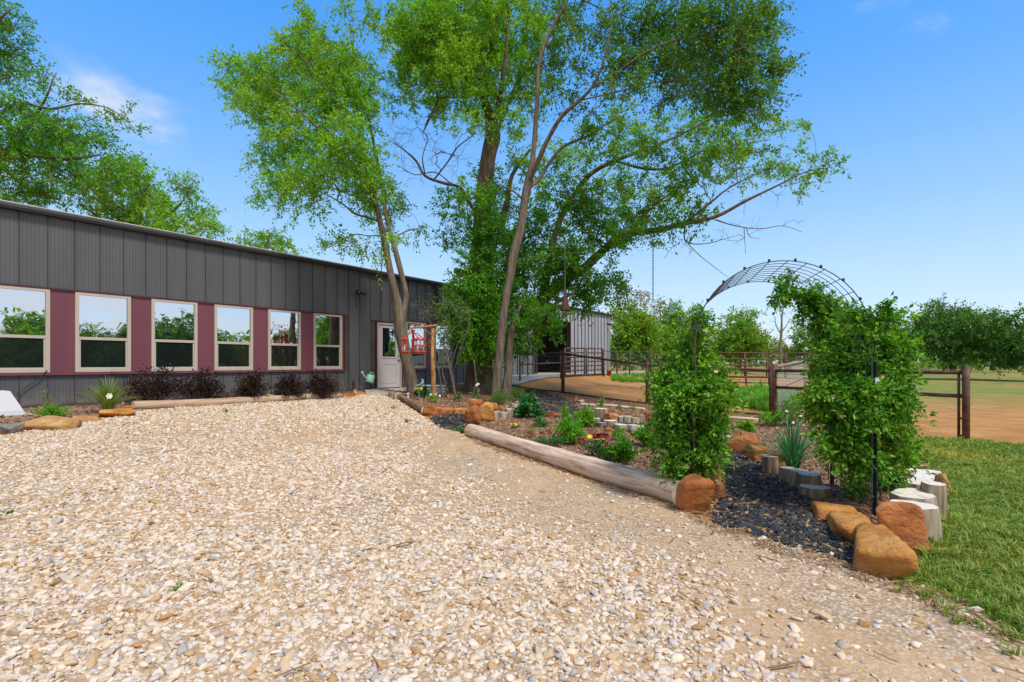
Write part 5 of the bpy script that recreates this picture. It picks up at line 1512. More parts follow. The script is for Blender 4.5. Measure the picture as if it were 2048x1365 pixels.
def stump(label, px, py, w, h, pale=True, seed=0, tilt=0.0, crack=True):
    """short upright log round; w,h in photo pixels, foot at the ground pixel (front edge)"""
    g = G(px, py)
    s = g.y / F
    r0 = 0.5 * w * s
    ev = max(0.12, (CZ - g.z - 0.2) / g.y)                       # how much of the top shows
    H = max(0.05, h * s - 2 * r0 * ev * 0.8)
    root = thing('log_stump', label, 'stump', (g.x, g.y + r0 * 0.8, g.z), 0)
    root.rotation_euler = (rng.normal() * 0.04, tilt, rng.uniform(0, 6.28))
    n = 36
    r = np.random.default_rng(seed)
    a = np.arange(n) * 2 * PI / n
    out = 1 + 0.10 * np.sin(2 * a + r.uniform(0, 6)) + 0.06 * np.sin(3 * a + r.uniform(0, 6)) + 0.035 * np.sin(7 * a + r.uniform(0, 6)) + 0.02 * np.sin(13 * a + r.uniform(0, 6))
    V, zs = [], [-0.06, 0.0, H * 0.3, H * 0.6, H * 0.9, H]
    for k, z in enumerate(zs):
        f = 1.1 - 0.1 * min(1, max(0, z / H)) if H else 1
        if k == len(zs) - 1:
            f *= 0.965
        gr = 1 + 0.035 * np.sin(11 * a + 3 * np.sin(z * 9 + seed)) * (k < 5)
        for j in range(n):
            V.append((math.cos(a[j]) * r0 * out[j] * f * gr[j], math.sin(a[j]) * r0 * out[j] * f * gr[j], z))
    Fc = []
    for i in range(len(zs) - 1):
        for j in range(n):
            j2 = (j + 1) % n
            Fc.append((i * n + j, i * n + j2, (i + 1) * n + j2, (i + 1) * n + j))
    mk('bark', V, Fc, M['side_pale' if pale else 'side_brown'], root, True)
    T = []
    for f in (0.962, 0.66, 0.33):
        for j in range(n):
            T.append((math.cos(a[j]) * r0 * out[j] * f, math.sin(a[j]) * r0 * out[j] * f, H + 0.002 + 0.004 * math.sin(3 * a[j] + seed) * (1 - f)))
    T.append((0, 0, H + 0.001))
    T = np.array(T)
    if crack:                                                      # radial drying check
        ck = r.uniform(0, 6.28)
        d = np.abs(np.angle(np.exp(1j * (np.arctan2(T[:, 1], T[:, 0]) - ck))))
        T[:, 2] -= np.where(d < 0.1, 0.018, 0)
    Fq = []
    for i in range(2):
        for j in range(n):
            j2 = (j + 1) % n
            Fq.append((i * n + j, i * n + j2, (i + 1) * n + j2, (i + 1) * n + j))
    Fq += [(2 * n + j, 2 * n + (j + 1) % n, 3 * n) for j in range(n)]
    mk('cut_top', T, Fq, M['cut_white' if pale else 'cut_grey'], root)
    return root
for i, (lb, px, py, w, h, pl) in enumerate([
        ('tall split pale stump nearest the upright lichen stone', 1848, 1090, 78, 90, True),
        ('wide white topped stump just behind the split one', 1852, 1052, 80, 74, True),
        ('tall smooth pale stump on the lawn side of the row', 1880, 1046, 44, 84, True),
        ('white stump fourth back in the lawn edge row', 1858, 998, 56, 36, True),
        ('white stump fifth back in the lawn edge row', 1866, 986, 62, 30, True),
        ('small white stump sixth back in the lawn edge row', 1862, 972, 48, 24, True),
        ('flat grey white stump second from the row end', 1868, 960, 44, 20, True),
        ('farthest short grey stump of the lawn edge row', 1836, 956, 28, 18, True),
        ('square grey stump at the head of the path side row', 1582, 970, 30, 36, False),
        ('grey stump second in the path side row', 1604, 980, 34, 42, False),
        ('large grey stump third in the path side row', 1630, 990, 46, 46, False),
        ('low round grey stump last in the path side row', 1641, 1002, 52, 32, False),
        ('dark rotten root stump beside the orange stones', 1546, 952, 32, 42, False),
        ('white topped stump at the path bend behind the rose', 1466, 905, 30, 34, True),
        ('narrow pale stump left of the path bend stump', 1450, 905, 20, 34, True),
        ('tall white stump first of the trio by the orange boulder', 988, 842, 22, 20, True),
        ('shorter white stump middle of the trio', 1005, 840, 18, 16, True),
        ('white stump last of the trio near the dark plant', 1021, 838, 21, 21, True),
        ('white round above the trio nearest the dark plant', 1041, 812, 20, 10, True),
        ('brown sided round beside the topmost white one', 1029, 816, 15, 9, True),
        ('far pale round at the shrub foot', 1057, 804, 17, 10, True),
        ('farthest pale round on the bend above', 1055, 796, 15, 8, True),
        ('first small round of the back row', 1163, 808, 14, 8, True),
        ('second small round of the back row', 1169, 816, 15, 9, True),
        ('third back row round with pale sides', 1176, 824, 16, 16, True),
        ('tall barked stump of the back row', 1185, 832, 18, 24, False),
        ('rounded barked stump of the back row by the orange stone', 1203, 842, 24, 26, False),
        ('white topped back row stump after the orange stone', 1244, 850, 16, 18, True),
        ('ribbed back row stump in the middle of the white tops', 1257, 851, 18, 19, True),
        ('smooth tan back row stump before the dark slice', 1272, 852, 17, 17, True),
        ('thin dark slice at the end of the back row', 1284, 852, 10, 22, False),
        ('white topped stump first of the front row', 1194, 850, 17, 14, True),
        ('small brown stump second of the front row', 1205, 857, 15, 12, False),
        ('wide white round third of the front row', 1223, 856, 25, 16, True),
        ('angular white topped stump fourth of the front row', 1244, 864, 28, 16, True),
        ('broad flat white stump last of the front row', 1274, 865, 34, 16, True),
        ('short pale post end in the grass behind the big rose', 1798, 918, 14, 16, True),
        ('flat pale offcut in the mulch behind the big rose', 1812, 922, 34, 12, True),
        ('brown stump end at the foot of the short dark log', 793, 801, 14, 14, False),
        ('reddish stump first by the doorstep', 783, 797, 12, 13, False)]):
    stump(lb, px, py, w, h, pl, 400 + i)

# ------------------------------------------------------------------ cattle panel arch
fl_, fr_ = np.array([1.735, 5.0]), np.array([3.13, 4.6])
ac = (fr_ - fl_); aw = np.linalg.norm(ac); ac /= aw
ad = np.array([-ac[1], ac[0]])                                      # away from the gravel
arch = thing('garden_arch', 'wire panel garden arch on dark steel posts over the mulch path', 'arch', (fl_[0], fl_[1], float(gz(*fl_))))
abase = np.array([fl_[0], fl_[1], float(gz(*fl_))])
SPR, RAD = 1.54, aw / 2
prof = [(0, z) for z in np.linspace(0.05, SPR, 9)[:-1]] + [(RAD - RAD * math.cos(t), SPR + RAD * math.sin(t)) for t in np.linspace(0, PI, 25)] + [(aw, z) for z in np.linspace(SPR, 0.05, 9)[1:]]
def arch_pt(u, z, v):
    q = fl_ + ac * u + ad * v
    return np.array([q[0], q[1], abase[2] + z])
AD = 1.27
mL, mC = MB(), MB()
for k, v in enumerate(np.linspace(0, AD, 10)):
    mL.tube([arch_pt(u, z, v) - abase for u, z in prof], 0.0034 if 0 < k < 9 else 0.005, 5)
cum = np.concatenate([[0], np.cumsum(np.linalg.norm(np.diff(np.array(prof), axis=0), axis=1))])
for d in np.arange(0.06, cum[-1], 0.155):
    u = np.interp(d, cum, [p[0] for p in prof]); z = np.interp(d, cum, [p[1] for p in prof])
    mC.tube([arch_pt(u, z, -0.012) - abase, arch_pt(u, z, AD + 0.012) - abase], 0.0036, 5)
mL.build('arch_wires', M['wire'], arch, True); mC.build('cross_wires', M['wire'], arch, True)
for (u, v) in ((-0.03, 0.03), (-0.03, AD - 0.03), (aw + 0.03, 0.03), (aw + 0.03, AD - 0.03)):
    m = MB(); hh = 1.3 if u < 0 else 1.45
    b = arch_pt(u, -0.1, v) - abase
    m.box(b[0] - 0.022, b[0] + 0.022, b[1] - 0.003, b[1] + 0.003, b[2], b[2] + hh)
    m.box(b[0] - 0.003, b[0] + 0.003, b[1] - 0.03, b[1] - 0.0032, b[2], b[2] + hh)
    for z in np.arange(0.15, hh - 0.05, 0.055):
        m.box(b[0] - 0.016, b[0] + 0.016, b[1] + 0.0032, b[1] + 0.009, b[2] + z, b[2] + z + 0.018)
    m.build('steel_post', M['post_green'], arch)
for i, t in enumerate(np.linspace(0.25, PI - 0.5, 9)):             # little clips along the two rims
    for v in (0, AD):
        p = arch_pt(RAD - RAD * math.cos(t), SPR + RAD * math.sin(t) + 0.012, v) - abase
        MB().lathe([(0, -0.014), (0.010, -0.012), (0.013, 0), (0.009, 0.012), (0, 0.015)], 8, c=p).build('clip', M['black_metal'], arch)
p = arch_pt(aw + 0.03, 1.12, -0.02) - abase
m = MB(); m.box(p[0] - 0.02, p[0] + 0.02, p[1] - 0.012, p[1] - 0.006, p[2] - 0.09, p[2] + 0.09); m.build('white_tag', M['white_plastic'], arch)
p = arch_pt(aw + 0.02, 0.92, -0.02) - abase
m = MB(); m.box(p[0] - 0.014, p[0] + 0.014, p[1] - 0.012, p[1] - 0.006, p[2] - 0.05, p[2] + 0.03); m.build('white_tag', M['white_plastic'], arch)

# ------------------------------------------------------------------ climbing roses on the arch
def flowers(root, pts, rad, mat, name='flower'):
    inv = np.array(root.location)
    for p in pts:
        m = MB()
        nrm = unit(1)[0] * 0.5 + np.array([-0.2, -0.8, 0.4]); nrm /= np.linalg.norm(nrm)
        u = np.cross(nrm, [0, 0, 1]); u /= np.linalg.norm(u); w = np.cross(nrm, u)
        for ring, (k, rr, lift) in enumerate(((6, 1.0, 0.25), (5, 0.6, 0.55))):
            for j in range(k):
                a = 2 * PI * j / k + ring * 0.5
                d = math.cos(a) * u + math.sin(a) * w; t = -math.sin(a) * u + math.cos(a) * w
                c = np.asarray(p) - inv
                b0 = c; tip = c + rad * rr * (d + nrm * lift)
                md = c + rad * rr * 0.62 * (d + nrm * lift * 0.3)
                m.add([b0, md + t * rad * 0.42 * rr, tip + t * rad * 0.2 * rr, tip - t * rad * 0.2 * rr, md - t * rad * 0.42 * rr], [(0, 1, 2, 3, 4)])
        m.build(name, M[mat], root)
dL, dR = 5.1, 4.85
RL_l = [[(1392, 1005, 4, -.1), (1390, 940, 4, -.1), (1388, 860, 3.5, -.1), (1394, 770, 3, 0), (1388, 700, 2.5, 0), (1398, 640, 1.5, 0)],
        [(1375, 990, 4, .3), (1362, 930, 3.5, .3), (1358, 850, 3, .2), (1372, 770, 2.5, .2), (1384, 690, 1.5, .2)],
        [(1405, 970, 3.5, .6), (1412, 900, 3, .6), (1418, 830, 2.5, .6), (1412, 760, 2, .5)]]
RL_b = [(1396, 655, 16, 26, .7, 0), (1388, 700, 30, 34, 1), (1378, 745, 40, 34, 1.1), (1385, 790, 62, 34, 1.2), (1345, 800, 36, 30, 1.1), (1425, 790, 36, 30, 1), (1450, 770, 16, 14, .6), (1375, 840, 55, 36, 1.2), (1365, 885, 44, 38, 1.1), (1410, 875, 32, 40, 1), (1362, 915, 30, 20, .9), (1405, 918, 24, 16, .7), (1340, 760, 26, 22, .8), (1420, 735, 22, 20, .7), (1330, 850, 18, 30, .7), (1352, 936, 14, 8, .5)]
roseL, CL = make_tree('climbing_rose', 'column of climbing rose covering the post where the log ends', 'climber', dL, RL_l, RL_b, 0.056, 'leaf_rose', 'cane', 16.5, 60, 0.9, 0.15, 0.35, seed=61, dspread=0.2, tw=0.0018, knobby=0.02, upbias=0.1)
flowers(roseL, [CL[i] + np.array([0, -0.12, 0]) for i in rng.integers(0, len(CL), 12)], 0.02, 'petal_pale')
flowers(roseL, [CL[i] + np.array([0, -0.12, 0]) for i in rng.integers(0, len(CL), 8)], 0.016, 'petal_white', 'blossom')
RR_l = [[(1722, 1010, 5, .2), (1712, 930, 4.5, .2), (1704, 840, 4, .2), (1700, 740, 3.5, .1), (1712, 660, 3, 0), (1722, 620, 2, 0)],
        [(1690, 1000, 4.5, .6), (1680, 920, 4, .6), (1676, 830, 3.5, .6), (1684, 740, 3, .6), (1690, 660, 2.5, .7), (1672, 610, 2.5, .7), (1640, 585, 2.2, .7), (1600, 578, 1.8, .7), (1560, 570, 1.4, .7), (1540, 596, 1, .7)],
        [(1760, 1000, 4, 0), (1768, 920, 3.5, 0), (1764, 840, 3, 0), (1756, 760, 2.5, 0), (1752, 690, 1.8, 0)],
        [(1684, 720, 2.5, .6), (1670, 660, 2.2, .7), (1650, 625, 1.8, .7)]]
RR_b = [(1725, 635, 26, 18, .9), (1770, 628, 34, 16, .6), (1755, 660, 42, 26, 1), (1715, 690, 50, 34, 1.1), (1770, 705, 42, 34, 1), (1690, 740, 44, 36, 1.1), (1750, 750, 58, 34, 1.2), (1665, 775, 34, 26, .9), (1710, 800, 60, 36, 1.2), (1780, 795, 34, 36, .9), (1660, 830, 30, 26, .8), (1730, 850, 60, 36, 1.2), (1780, 850, 26, 30, .8), (1702, 890, 38, 32, .9), (1755, 895, 50, 32, 1.0), (1798, 900, 22, 22, .7), (1738, 932, 34, 20, .8), (1722, 965, 20, 22, .4),
        (1805, 690, 16, 12, .5), (1818, 880, 22, 14, .6), (1640, 885, 18, 18, .5), (1632, 790, 18, 12, .6), (1800, 760, 20, 14, .6), (1660, 640, 20, 30, .8, .7), (1645, 610, 22, 24, .8, .7), (1680, 650, 22, 40, .8, .6), (1610, 588, 26, 12, 1.0, .7), (1572, 570, 22, 10, 1.1, .7), (1545, 594, 16, 8, .9, .7), (1585, 588, 22, 9, .9, .7), (1636, 600, 20, 16, 1.0, .7), (1652, 628, 18, 20, 1.0, .7), (1655, 680, 20, 22, .7, .7), (1640, 730, 16, 20, .5, .7)]
roseR, CR = make_tree('climbing_rose', 'large climbing rose on the lawn side post with vine creeping over the arch', 'climber', dR, RR_l, RR_b, 0.058, 'leaf_rose', 'cane', 16.5, 60, 0.75, 0.145, 0.3, seed=62, dspread=0.16, tw=0.0018, knobby=0.02, upbias=0.1)
flowers(roseR, [P(1646, 842, 4.75), P(1655, 828, 4.75), P(1638, 838, 4.78)], 0.036, 'petal_pink')
flowers(roseR, [CR[i] + np.array([0, -0.14, 0]) for i in rng.integers(0, len(CR), 8)], 0.02, 'petal_pale', 'blossom')

# ------------------------------------------------------------------ bed plants
def bush(name, label, px, py, w, h, mat, leaf=0.05, n=900, cat='plant', stem='cane', wl=0.55, flat=0.0, seed=0, fl=None):
    """leafy dome: foliage, stems and flowers"""
    r = np.random.default_rng(seed + 900)
    g = G(px, py); s = g.y / F
    W, H = 0.5 * w * s * 1.25, h * s * 1.12
    root = thing(name, label, cat, (g.x, g.y + W * (0.1 if 'shrub' in name else 0.35), g.z))
    # shoots from the foot, leaves along them
    k = max(7, int(n / 40))
    d = r.normal(size=(k, 3)); d[:, 2] = np.abs(d[:, 2]) * 0.9 + 0.25
    d /= np.linalg.norm(d, axis=1, keepdims=True)
    tipf = r.uniform(0.7, 1.08, (k, 1))
    tips = d * np.array([W, W * 0.9, H * (1 - flat)]) * tipf
    t = r.uniform(0.25, 1, (k, int(n / k)))
    bend = np.array([0, 0, 1.0]) * (H * 0.18 * np.sin(PI * t))[..., None]
    pos = tips[:, None, :] * t[..., None] + bend + r.normal(size=(k, t.shape[1], 3)) * W * 0.09
    pos[..., 2] = np.maximum(pos[..., 2], 0.012)
    ld = d[:, None, :] * 0.7 + r.normal(size=pos.shape) * 0.7 + np.array([0, 0, -0.05])
    nr = r.normal(size=pos.shape) * 0.5 + np.array([0, 0, 1.0])
    ln = leaf * r.uniform(0.6, 1.25, pos.shape[:2])
    V, T = leaves(pos.reshape(-1, 3), ld.reshape(-1, 3), nr.reshape(-1, 3), ln.reshape(-1), ln.reshape(-1) * wl)
    mk('foliage', V, T, M[mat], root)
    V, Q = segs(np.zeros((k, 3)) + r.normal(size=(k, 3)) * np.array([W, W, 0]) * 0.12, tips * 0.92 + np.array([0, 0, H * 0.08]), np.full(k, 0.005), np.full(k, 0.002), 4)
    mk('stems', V, Q, M[stem], root)
    if fl:
        for (nm, mt, cnt, rad) in fl:
            ps = []
            for _ in range(cnt):
                a, q = r.uniform(0, 6.28), r.uniform(0, 0.85)
                ps.append(np.array(root.location) + np.array([math.cos(a) * q * W, math.sin(a) * q * W * 0.8 - W * 0.2, H * (1.0 - 0.35 * q * q) + 0.02]))
            flowers(root, ps, rad, mt, nm)
    return root
for i, (lb, px, py, w, h) in enumerate([
        ('largest purple leaved shrub by the lily clump', 303, 803, 104, 68), ('purple leaved shrub second along under the windows', 400, 800, 92, 56),
        ('purple leaved shrub third along under the windows', 500, 797, 68, 52), ('greenish purple shrub fourth along under the windows', 574, 794, 64, 46),
        ('purple shrub farthest along beside the window band end', 642, 791, 64, 46)]):
    bush('purple_shrub', lb, px, py + 9, w, h + 6, 'leaf_purple', 0.06, 2600, 'shrub', 'bark', seed=i, wl=0.5)
bush('fern_plant', 'low feathery green plant by the ledge stone', 96, 838, 58, 24, 'grass_lush', 0.07, 900, seed=10, wl=0.16)
bush('weed', 'tall spindly weed with yellow green tips against the wall', 86, 828, 26, 52, 'leaf_lily', 0.045, 90, seed=11, wl=0.3)
bush('weed', 'small upright weed at the end of the purple shrubs', 684, 790, 12, 30, 'leaf_sage', 0.05, 70, seed=12, wl=0.25)
bush('evergreen_shrub', 'dark fine leaved shrub at the foot of the slender trunk', 1005, 812, 46, 34, 'leaf_dark', 0.05, 1400, 'shrub', seed=13, wl=0.2)
bush('evergreen_shrub', 'dark fine leaved shrub above the far stump bend', 1036, 805, 48, 30, 'leaf_dark', 0.05, 1400, 'shrub', seed=14, wl=0.2)
bush('hydrangea', 'glossy dark broad leaved plant between the white stumps and path', 1055, 840, 52, 44, 'leaf_deep', 0.11, 700, seed=15, wl=0.8)
bush('herb', 'low dark green mound in front of the broad leaved plant', 1083, 857, 38, 17, 'leaf_deep', 0.045, 420, seed=16, wl=0.5)
bush('round_bush', 'bright green ball shaped bush in the middle of the bed', 1140, 893, 56, 54, 'leaf_bright', 0.045, 4200, 'bush', seed=17, wl=0.4)
bush('round_bush', 'smaller bright green ball bush behind the big one', 1171, 858, 38, 40, 'leaf_bright', 0.05, 2600, 'bush', seed=18, wl=0.4)
bush('pansy_plant', 'low pansy clump with a single red bloom near the ball bush', 1098, 900, 72, 30, 'leaf_deep', 0.045, 620, seed=19, wl=0.4, fl=[('flower', 'petal_red', 4, 0.038)])
bush('pansy_plant', 'pansy clump with dark red and yellow blooms beside the log', 1200, 925, 82, 44, 'leaf_deep', 0.05, 760, seed=20, wl=0.4, fl=[('flower', 'petal_red', 14, 0.04), ('flower', 'petal_yellow', 5, 0.036)])
bush('leafy_plant', 'dense mid green leafy plant next to the red pansies', 1242, 932, 62, 52, 'leaf_oak', 0.07, 620, seed=21, wl=0.6)
bush('leafy_plant', 'leafy green plant below the front stump row', 1292, 898, 54, 44, 'leaf_oak', 0.07, 480, seed=22, wl=0.6)
bush('herb', 'small yellow flowered herb on bare mulch by the stump trio', 1030, 861, 18, 10, 'leaf_sage', 0.03, 140, seed=23, fl=[('flower', 'petal_yellow', 6, 0.022)])
bush('herb', 'tiny green seedling between log and mound', 1059, 878, 18, 17, 'leaf_oak', 0.045, 110, seed=24)
bush('herb', 'light green herb below the wide white round', 1236, 884, 34, 26, 'leaf_bright', 0.045, 260, seed=25)
bush('lettuce', 'bright lime green low plant past the path bend', 1500, 870, 36, 28, 'leaf_bright', 0.075, 330, seed=26, wl=0.7)
bush('leafy_plant', 'bright green spreading plant by the bare stalk', 1547, 856, 48, 32, 'leaf_bright', 0.075, 420, seed=27, wl=0.5)
bush('sage_bush', 'grey green sage bush against the fence post', 1588, 856, 68, 54, 'leaf_sage', 0.06, 1300, 'bush', seed=28, wl=0.4)
bush('herb', 'yellow green upright herb in the back bed', 1204, 822, 16, 28, 'leaf_bright', 0.06, 160, seed=29)
bush('herb', 'small green tuft alone in the back bed', 1264, 822, 14, 16, 'grass_lush', 0.06, 150, seed=30, wl=0.2)
bush('herb', 'faint grey seedling between the two back bed herbs', 1240, 820, 10, 14, 'leaf_sage', 0.05, 40, seed=31)
bush('rosemary', 'dark upright rosemary beside the left rose', 1322, 836, 44, 46, 'leaf_dark', 0.07, 800, seed=32, wl=0.14)
bush('leafy_plant', 'lime green leaves at the left rose foot', 1318, 872, 44, 36, 'leaf_bright', 0.06, 420, seed=33)
bush('low_shrub', 'dark low shrub between big rose and white stumps', 1822, 948, 52, 36, 'leaf_dark', 0.045, 800, 'shrub', seed=34, wl=0.5)
bush('low_shrub', 'green low shrub behind the tagged arch post', 1778, 985, 54, 44, 'leaf_deep', 0.05, 620, 'shrub', seed=35, wl=0.5)
bush('herb', 'small plant at the arch post foot beside the boulder', 1388, 960, 36, 18, 'leaf_rose', 0.045, 220, seed=36)
bush('marigold', 'small plant with yellow bloom by the leaning trunk foot', 838, 796, 22, 16, 'leaf_deep', 0.06, 160, seed=37, fl=[('flower', 'petal_yellow', 5, 0.05)])
bush('herb', 'dark green leafy plant before the metal tub', 851, 798, 18, 26, 'leaf_deep', 0.07, 200, seed=38)
bush('herb', 'low plant with pale flowers before the feeder post', 868, 808, 30, 16, 'leaf_bright', 0.05, 200, seed=39, fl=[('flower', 'petal_white', 4, 0.03)])
bush('herb', 'sparse green herb in the tree bed centre', 917, 806, 26, 20, 'leaf_sage', 0.06, 160, seed=40)
bush('herb', 'tall white flowered herb by the big trunk', 950, 810, 22, 40, 'leaf_sage', 0.06, 160, seed=41, fl=[('flower', 'petal_white', 2, 0.035)])
bush('herb', 'low creeping green at the dark path mouth', 925, 866, 36, 10, 'leaf_oak', 0.04, 180, seed=42)
for i, (px, py, w) in enumerate([(360, 1186, 36), (15, 1034, 18), (786, 820, 14), (812, 848, 12), (448, 828, 14)]):
    bush('gravel_weed', ['dark green weed tuft alone in the near gravel', 'weed tuft in the gravel by the frame edge', 'flat green weed in gravel near the doorstep', 'small weed in the gravel before the short log', 'tiny weed in the gravel under the purple shrubs'][i], px, py, w, 9, 'leaf_dark', 0.03, 120, 'weed', seed=50 + i, wl=0.3)

def blades(name, label, px, py, w, h, mat, n=70, bw=0.008, arch_=0.6, cat='plant', seed=0, segn=6, parts=None):
    """clump of long arching strap leaves"""
    r = np.random.default_rng(seed + 700)
    g = G(px, py); s = g.y / F
    W, H = 0.5 * w * s, h * s
    root = thing(name, label, cat, (g.x, g.y + W * 0.3, g.z))
    V, Fc = [], []
    for b in range(n):
        a = r.uniform(0, 6.28); e = r.uniform(0.15, 1.0); hh = H * r.uniform(0.55, 1.05) * (1.15 - 0.35 * e)
        d = np.array([math.cos(a), math.sin(a), 0]); sd = np.array([-math.sin(a), math.cos(a), 0])
        p0 = d * W * 0.15 * r.uniform(0, 1)
        i0 = len(V)
        for k in range(segn + 1):
            t = k / segn
            p = p0 + d * W * 1.15 * e * (t ** (1.0 + arch_)) + np.array([0, 0, hh * (t * (1 + 0.35 * arch_ * e) - arch_ * e * 0.85 * t ** 3)])
            ww = bw * (1 - 0.85 * t ** 2) * r.uniform(0.95, 1.05)
            if k == segn:
                V.append(p)
            else:
                V += [p - sd * ww, p + np.array([0, 0, -ww * 0.5]), p + sd * ww]
        for k in range(segn - 1):
            q = i0 + 3 * k
            Fc += [(q, q + 1, q + 4, q + 3), (q + 1, q + 2, q + 5, q + 4)]
        q = i0 + 3 * (segn - 1)
        Fc += [(q, q + 1, q + 3), (q + 1, q + 2, q + 3)]
    mk('strap_leaves', V, Fc, M[mat], root, True)
    return root
lily = blades('lily_clump', 'arching strap leaved lily clump with a yellow flower by the wall', 203, 830, 110, 84, 'leaf_lily', 150, 0.010, 0.7, seed=1)
flowers(lily, [np.array(lily.location) + np.array([0.22, -0.25, 0.33])], 0.05, 'petal_white')
leek = blades('onion_clump', 'blue green onion clump with long bent leaves beside the path', 1598, 955, 190, 128, 'leaf_leek', 130, 0.011, 0.8, seed=2)
r_ = np.random.default_rng(77)
for k in range(5):
    p = np.array(leek.location)
    a = np.array([r_.uniform(-0.1, 0.25), r_.uniform(-0.1, 0.2), 0]); hh = r_.uniform(0.5, 0.78)
    m = MB(); m.tube([a * 0.3, a * 0.6 + np.array([0, 0, hh * 0.5]), a + np.array([0, 0, hh])], [0.008, 0.007, 0.005], 6)
    st = m.build('flower_stalk', M['leaf_leek'], leek, True)
    q = rockshape(ICO2, 800 + k, 4, 4, 0.12) * 0.02 + a + np.array([0, 0, hh + 0.012])
    mk('bud', q, ICO2F, M['petal_white'], st, True)
blades('grass_clump', 'upright thin grass clump behind the ball bush', 1131, 848, 34, 50, 'grass_lush', 60, 0.006, 0.15, seed=3)
blades('grass_clump', 'pale dry stalks beside the grass clump', 1158, 850, 14, 38, 'leaf_yellow', 8, 0.008, 0.1, seed=4)
blades('grass_clump', 'wispy grey grass by the fence post near the left rose', 1312, 824, 30, 30, 'leaf_sage', 26, 0.005, 0.3, seed=5)
blades('grass_clump', 'dark long grass between the two arch roses', 1440, 830, 26, 20, 'leaf_dark', 40, 0.006, 0.4, seed=6)

# ------------------------------------------------------------------ fences and gates
def zat(px, py, d):
    return CZ + (HY - py) / F * d
def fence(label, posts, rails, post_w, mat, wires=None, name='pipe_fence', cat='fence', wire_mat='wire', wire_r=0.0016, vstep=None, rail_r=None, wz=None):
    """posts: (px, base_py, top_py) ground pixels; rails: height fractions of the post"""
    B = []
    for (px, pb, pt) in posts:
        g = G(px, pb); B.append((np.array(g), zat(px, pt, g.y) - g.z))
    o0 = B[0][0]
    root = thing(name, label, cat, o0)
    for i, (g, h) in enumerate(B):
        r = 0.5 * (post_w[i] if isinstance(post_w, (list, tuple)) else post_w) * g[1] / F
        m = MB(); p = g - o0
        m.tube([p + np.array([0, 0, -0.25]), p + np.array([0, 0, h * 0.5]), p + np.array([0, 0, h])], r, 10)
        m.lathe([(r * 1.0, 0), (r * 0.8, r * 0.5), (0, r * 0.7)], 10, c=p + np.array([0, 0, h]))
        m.build('post', M[mat], root, True)
    for i in range(len(B) - 1):
        (a, ha), (b, hb_) = B[i], B[i + 1]
        for f in rails:
            rr = rail_r or 0.027
            z0 = np.array([0, 0, max(0.035, ha * f - (rr if f > 0.9 else 0))]); z1 = np.array([0, 0, max(0.035, hb_ * f - (rr if f > 0.9 else 0))])
            n_ = 8
            pts = [a + z0 - o0 + ((b + z1) - (a + z0)) * t for t in np.linspace(0, 1, n_)]
            if f < 0.05:
                pts = [np.array([q[0], q[1], float(gz(q[0] + o0[0], q[1] + o0[1])) - o0[2] + 0.04]) for q in pts]
            MB().tube(pts, rr, 8).build('rail', M[mat], root, True)
        if wires:
            m = MB()
            lo, hi = wz or (0.02, 0.97)
            for f in np.linspace(lo, hi, wires):
                m.tube([a - o0 + np.array([0, 0.01, ha * f]), b - o0 + np.array([0, 0.01, hb_ * f])], wire_r, 3, cap=False)
            if vstep:
                L = np.linalg.norm(b - a)
                for t in np.arange(vstep, L, vstep) / L:
                    q = a + (b - a) * t - o0; hq = ha + (hb_ - ha) * t
                    m.tube([q + np.array([0, 0.01, hq * lo]), q + np.array([0, 0.01, hq * hi])], wire_r, 3, cap=False)
            m.build('wire_mesh', M[wire_mat], root)
    return root, B
f1, _ = fence('dark rust pipe fence with wire mesh along the back of the garden', [(1019, 772, 703), (1126, 787, 703), (1295, 810, 726), (1543, 834, 735)], [0.965, 0.0], [6, 7.5, 8, 9], 'rust_pipe', 12, vstep=0.15, wire_mat='wire_light', wire_r=0.0011, rail_r=0.032)
f2, B2 = fence('heavy rust pipe fence end section with two rails beside the lawn', [(1549, 836, 734), (1932, 880, 735)], [0.955, 0.60], [9, 13], 'rust_pipe', 13, vstep=0.12, wire_mat='wire_light', wire_r=0.0010, rail_r=0.036)
o0 = B2[0][0]; g, h = B2[1]
q = g - o0 + (B2[0][0] - g) * 0.028
m = MB().tube([q + np.array([0, 0, 0.02]), q + np.array([0, 0, h * 0.95])], 0.022, 8); m.build('brace_post', M['rust_pipe'], f2, True)
for f in (0.05, 0.29):
    MB().tube([q + np.array([0, 0, h * f]), g - o0 + np.array([0, 0, h * f])], 0.018, 8).build('rung', M['rust_pipe'], f2, True)
fence('pale pipe rail fence across the barn apron', [(1040, 764, 707), (1122, 758, 704)], [0.96, 0.6], 4, 'pale_pipe', 8, wire_r=0.002)
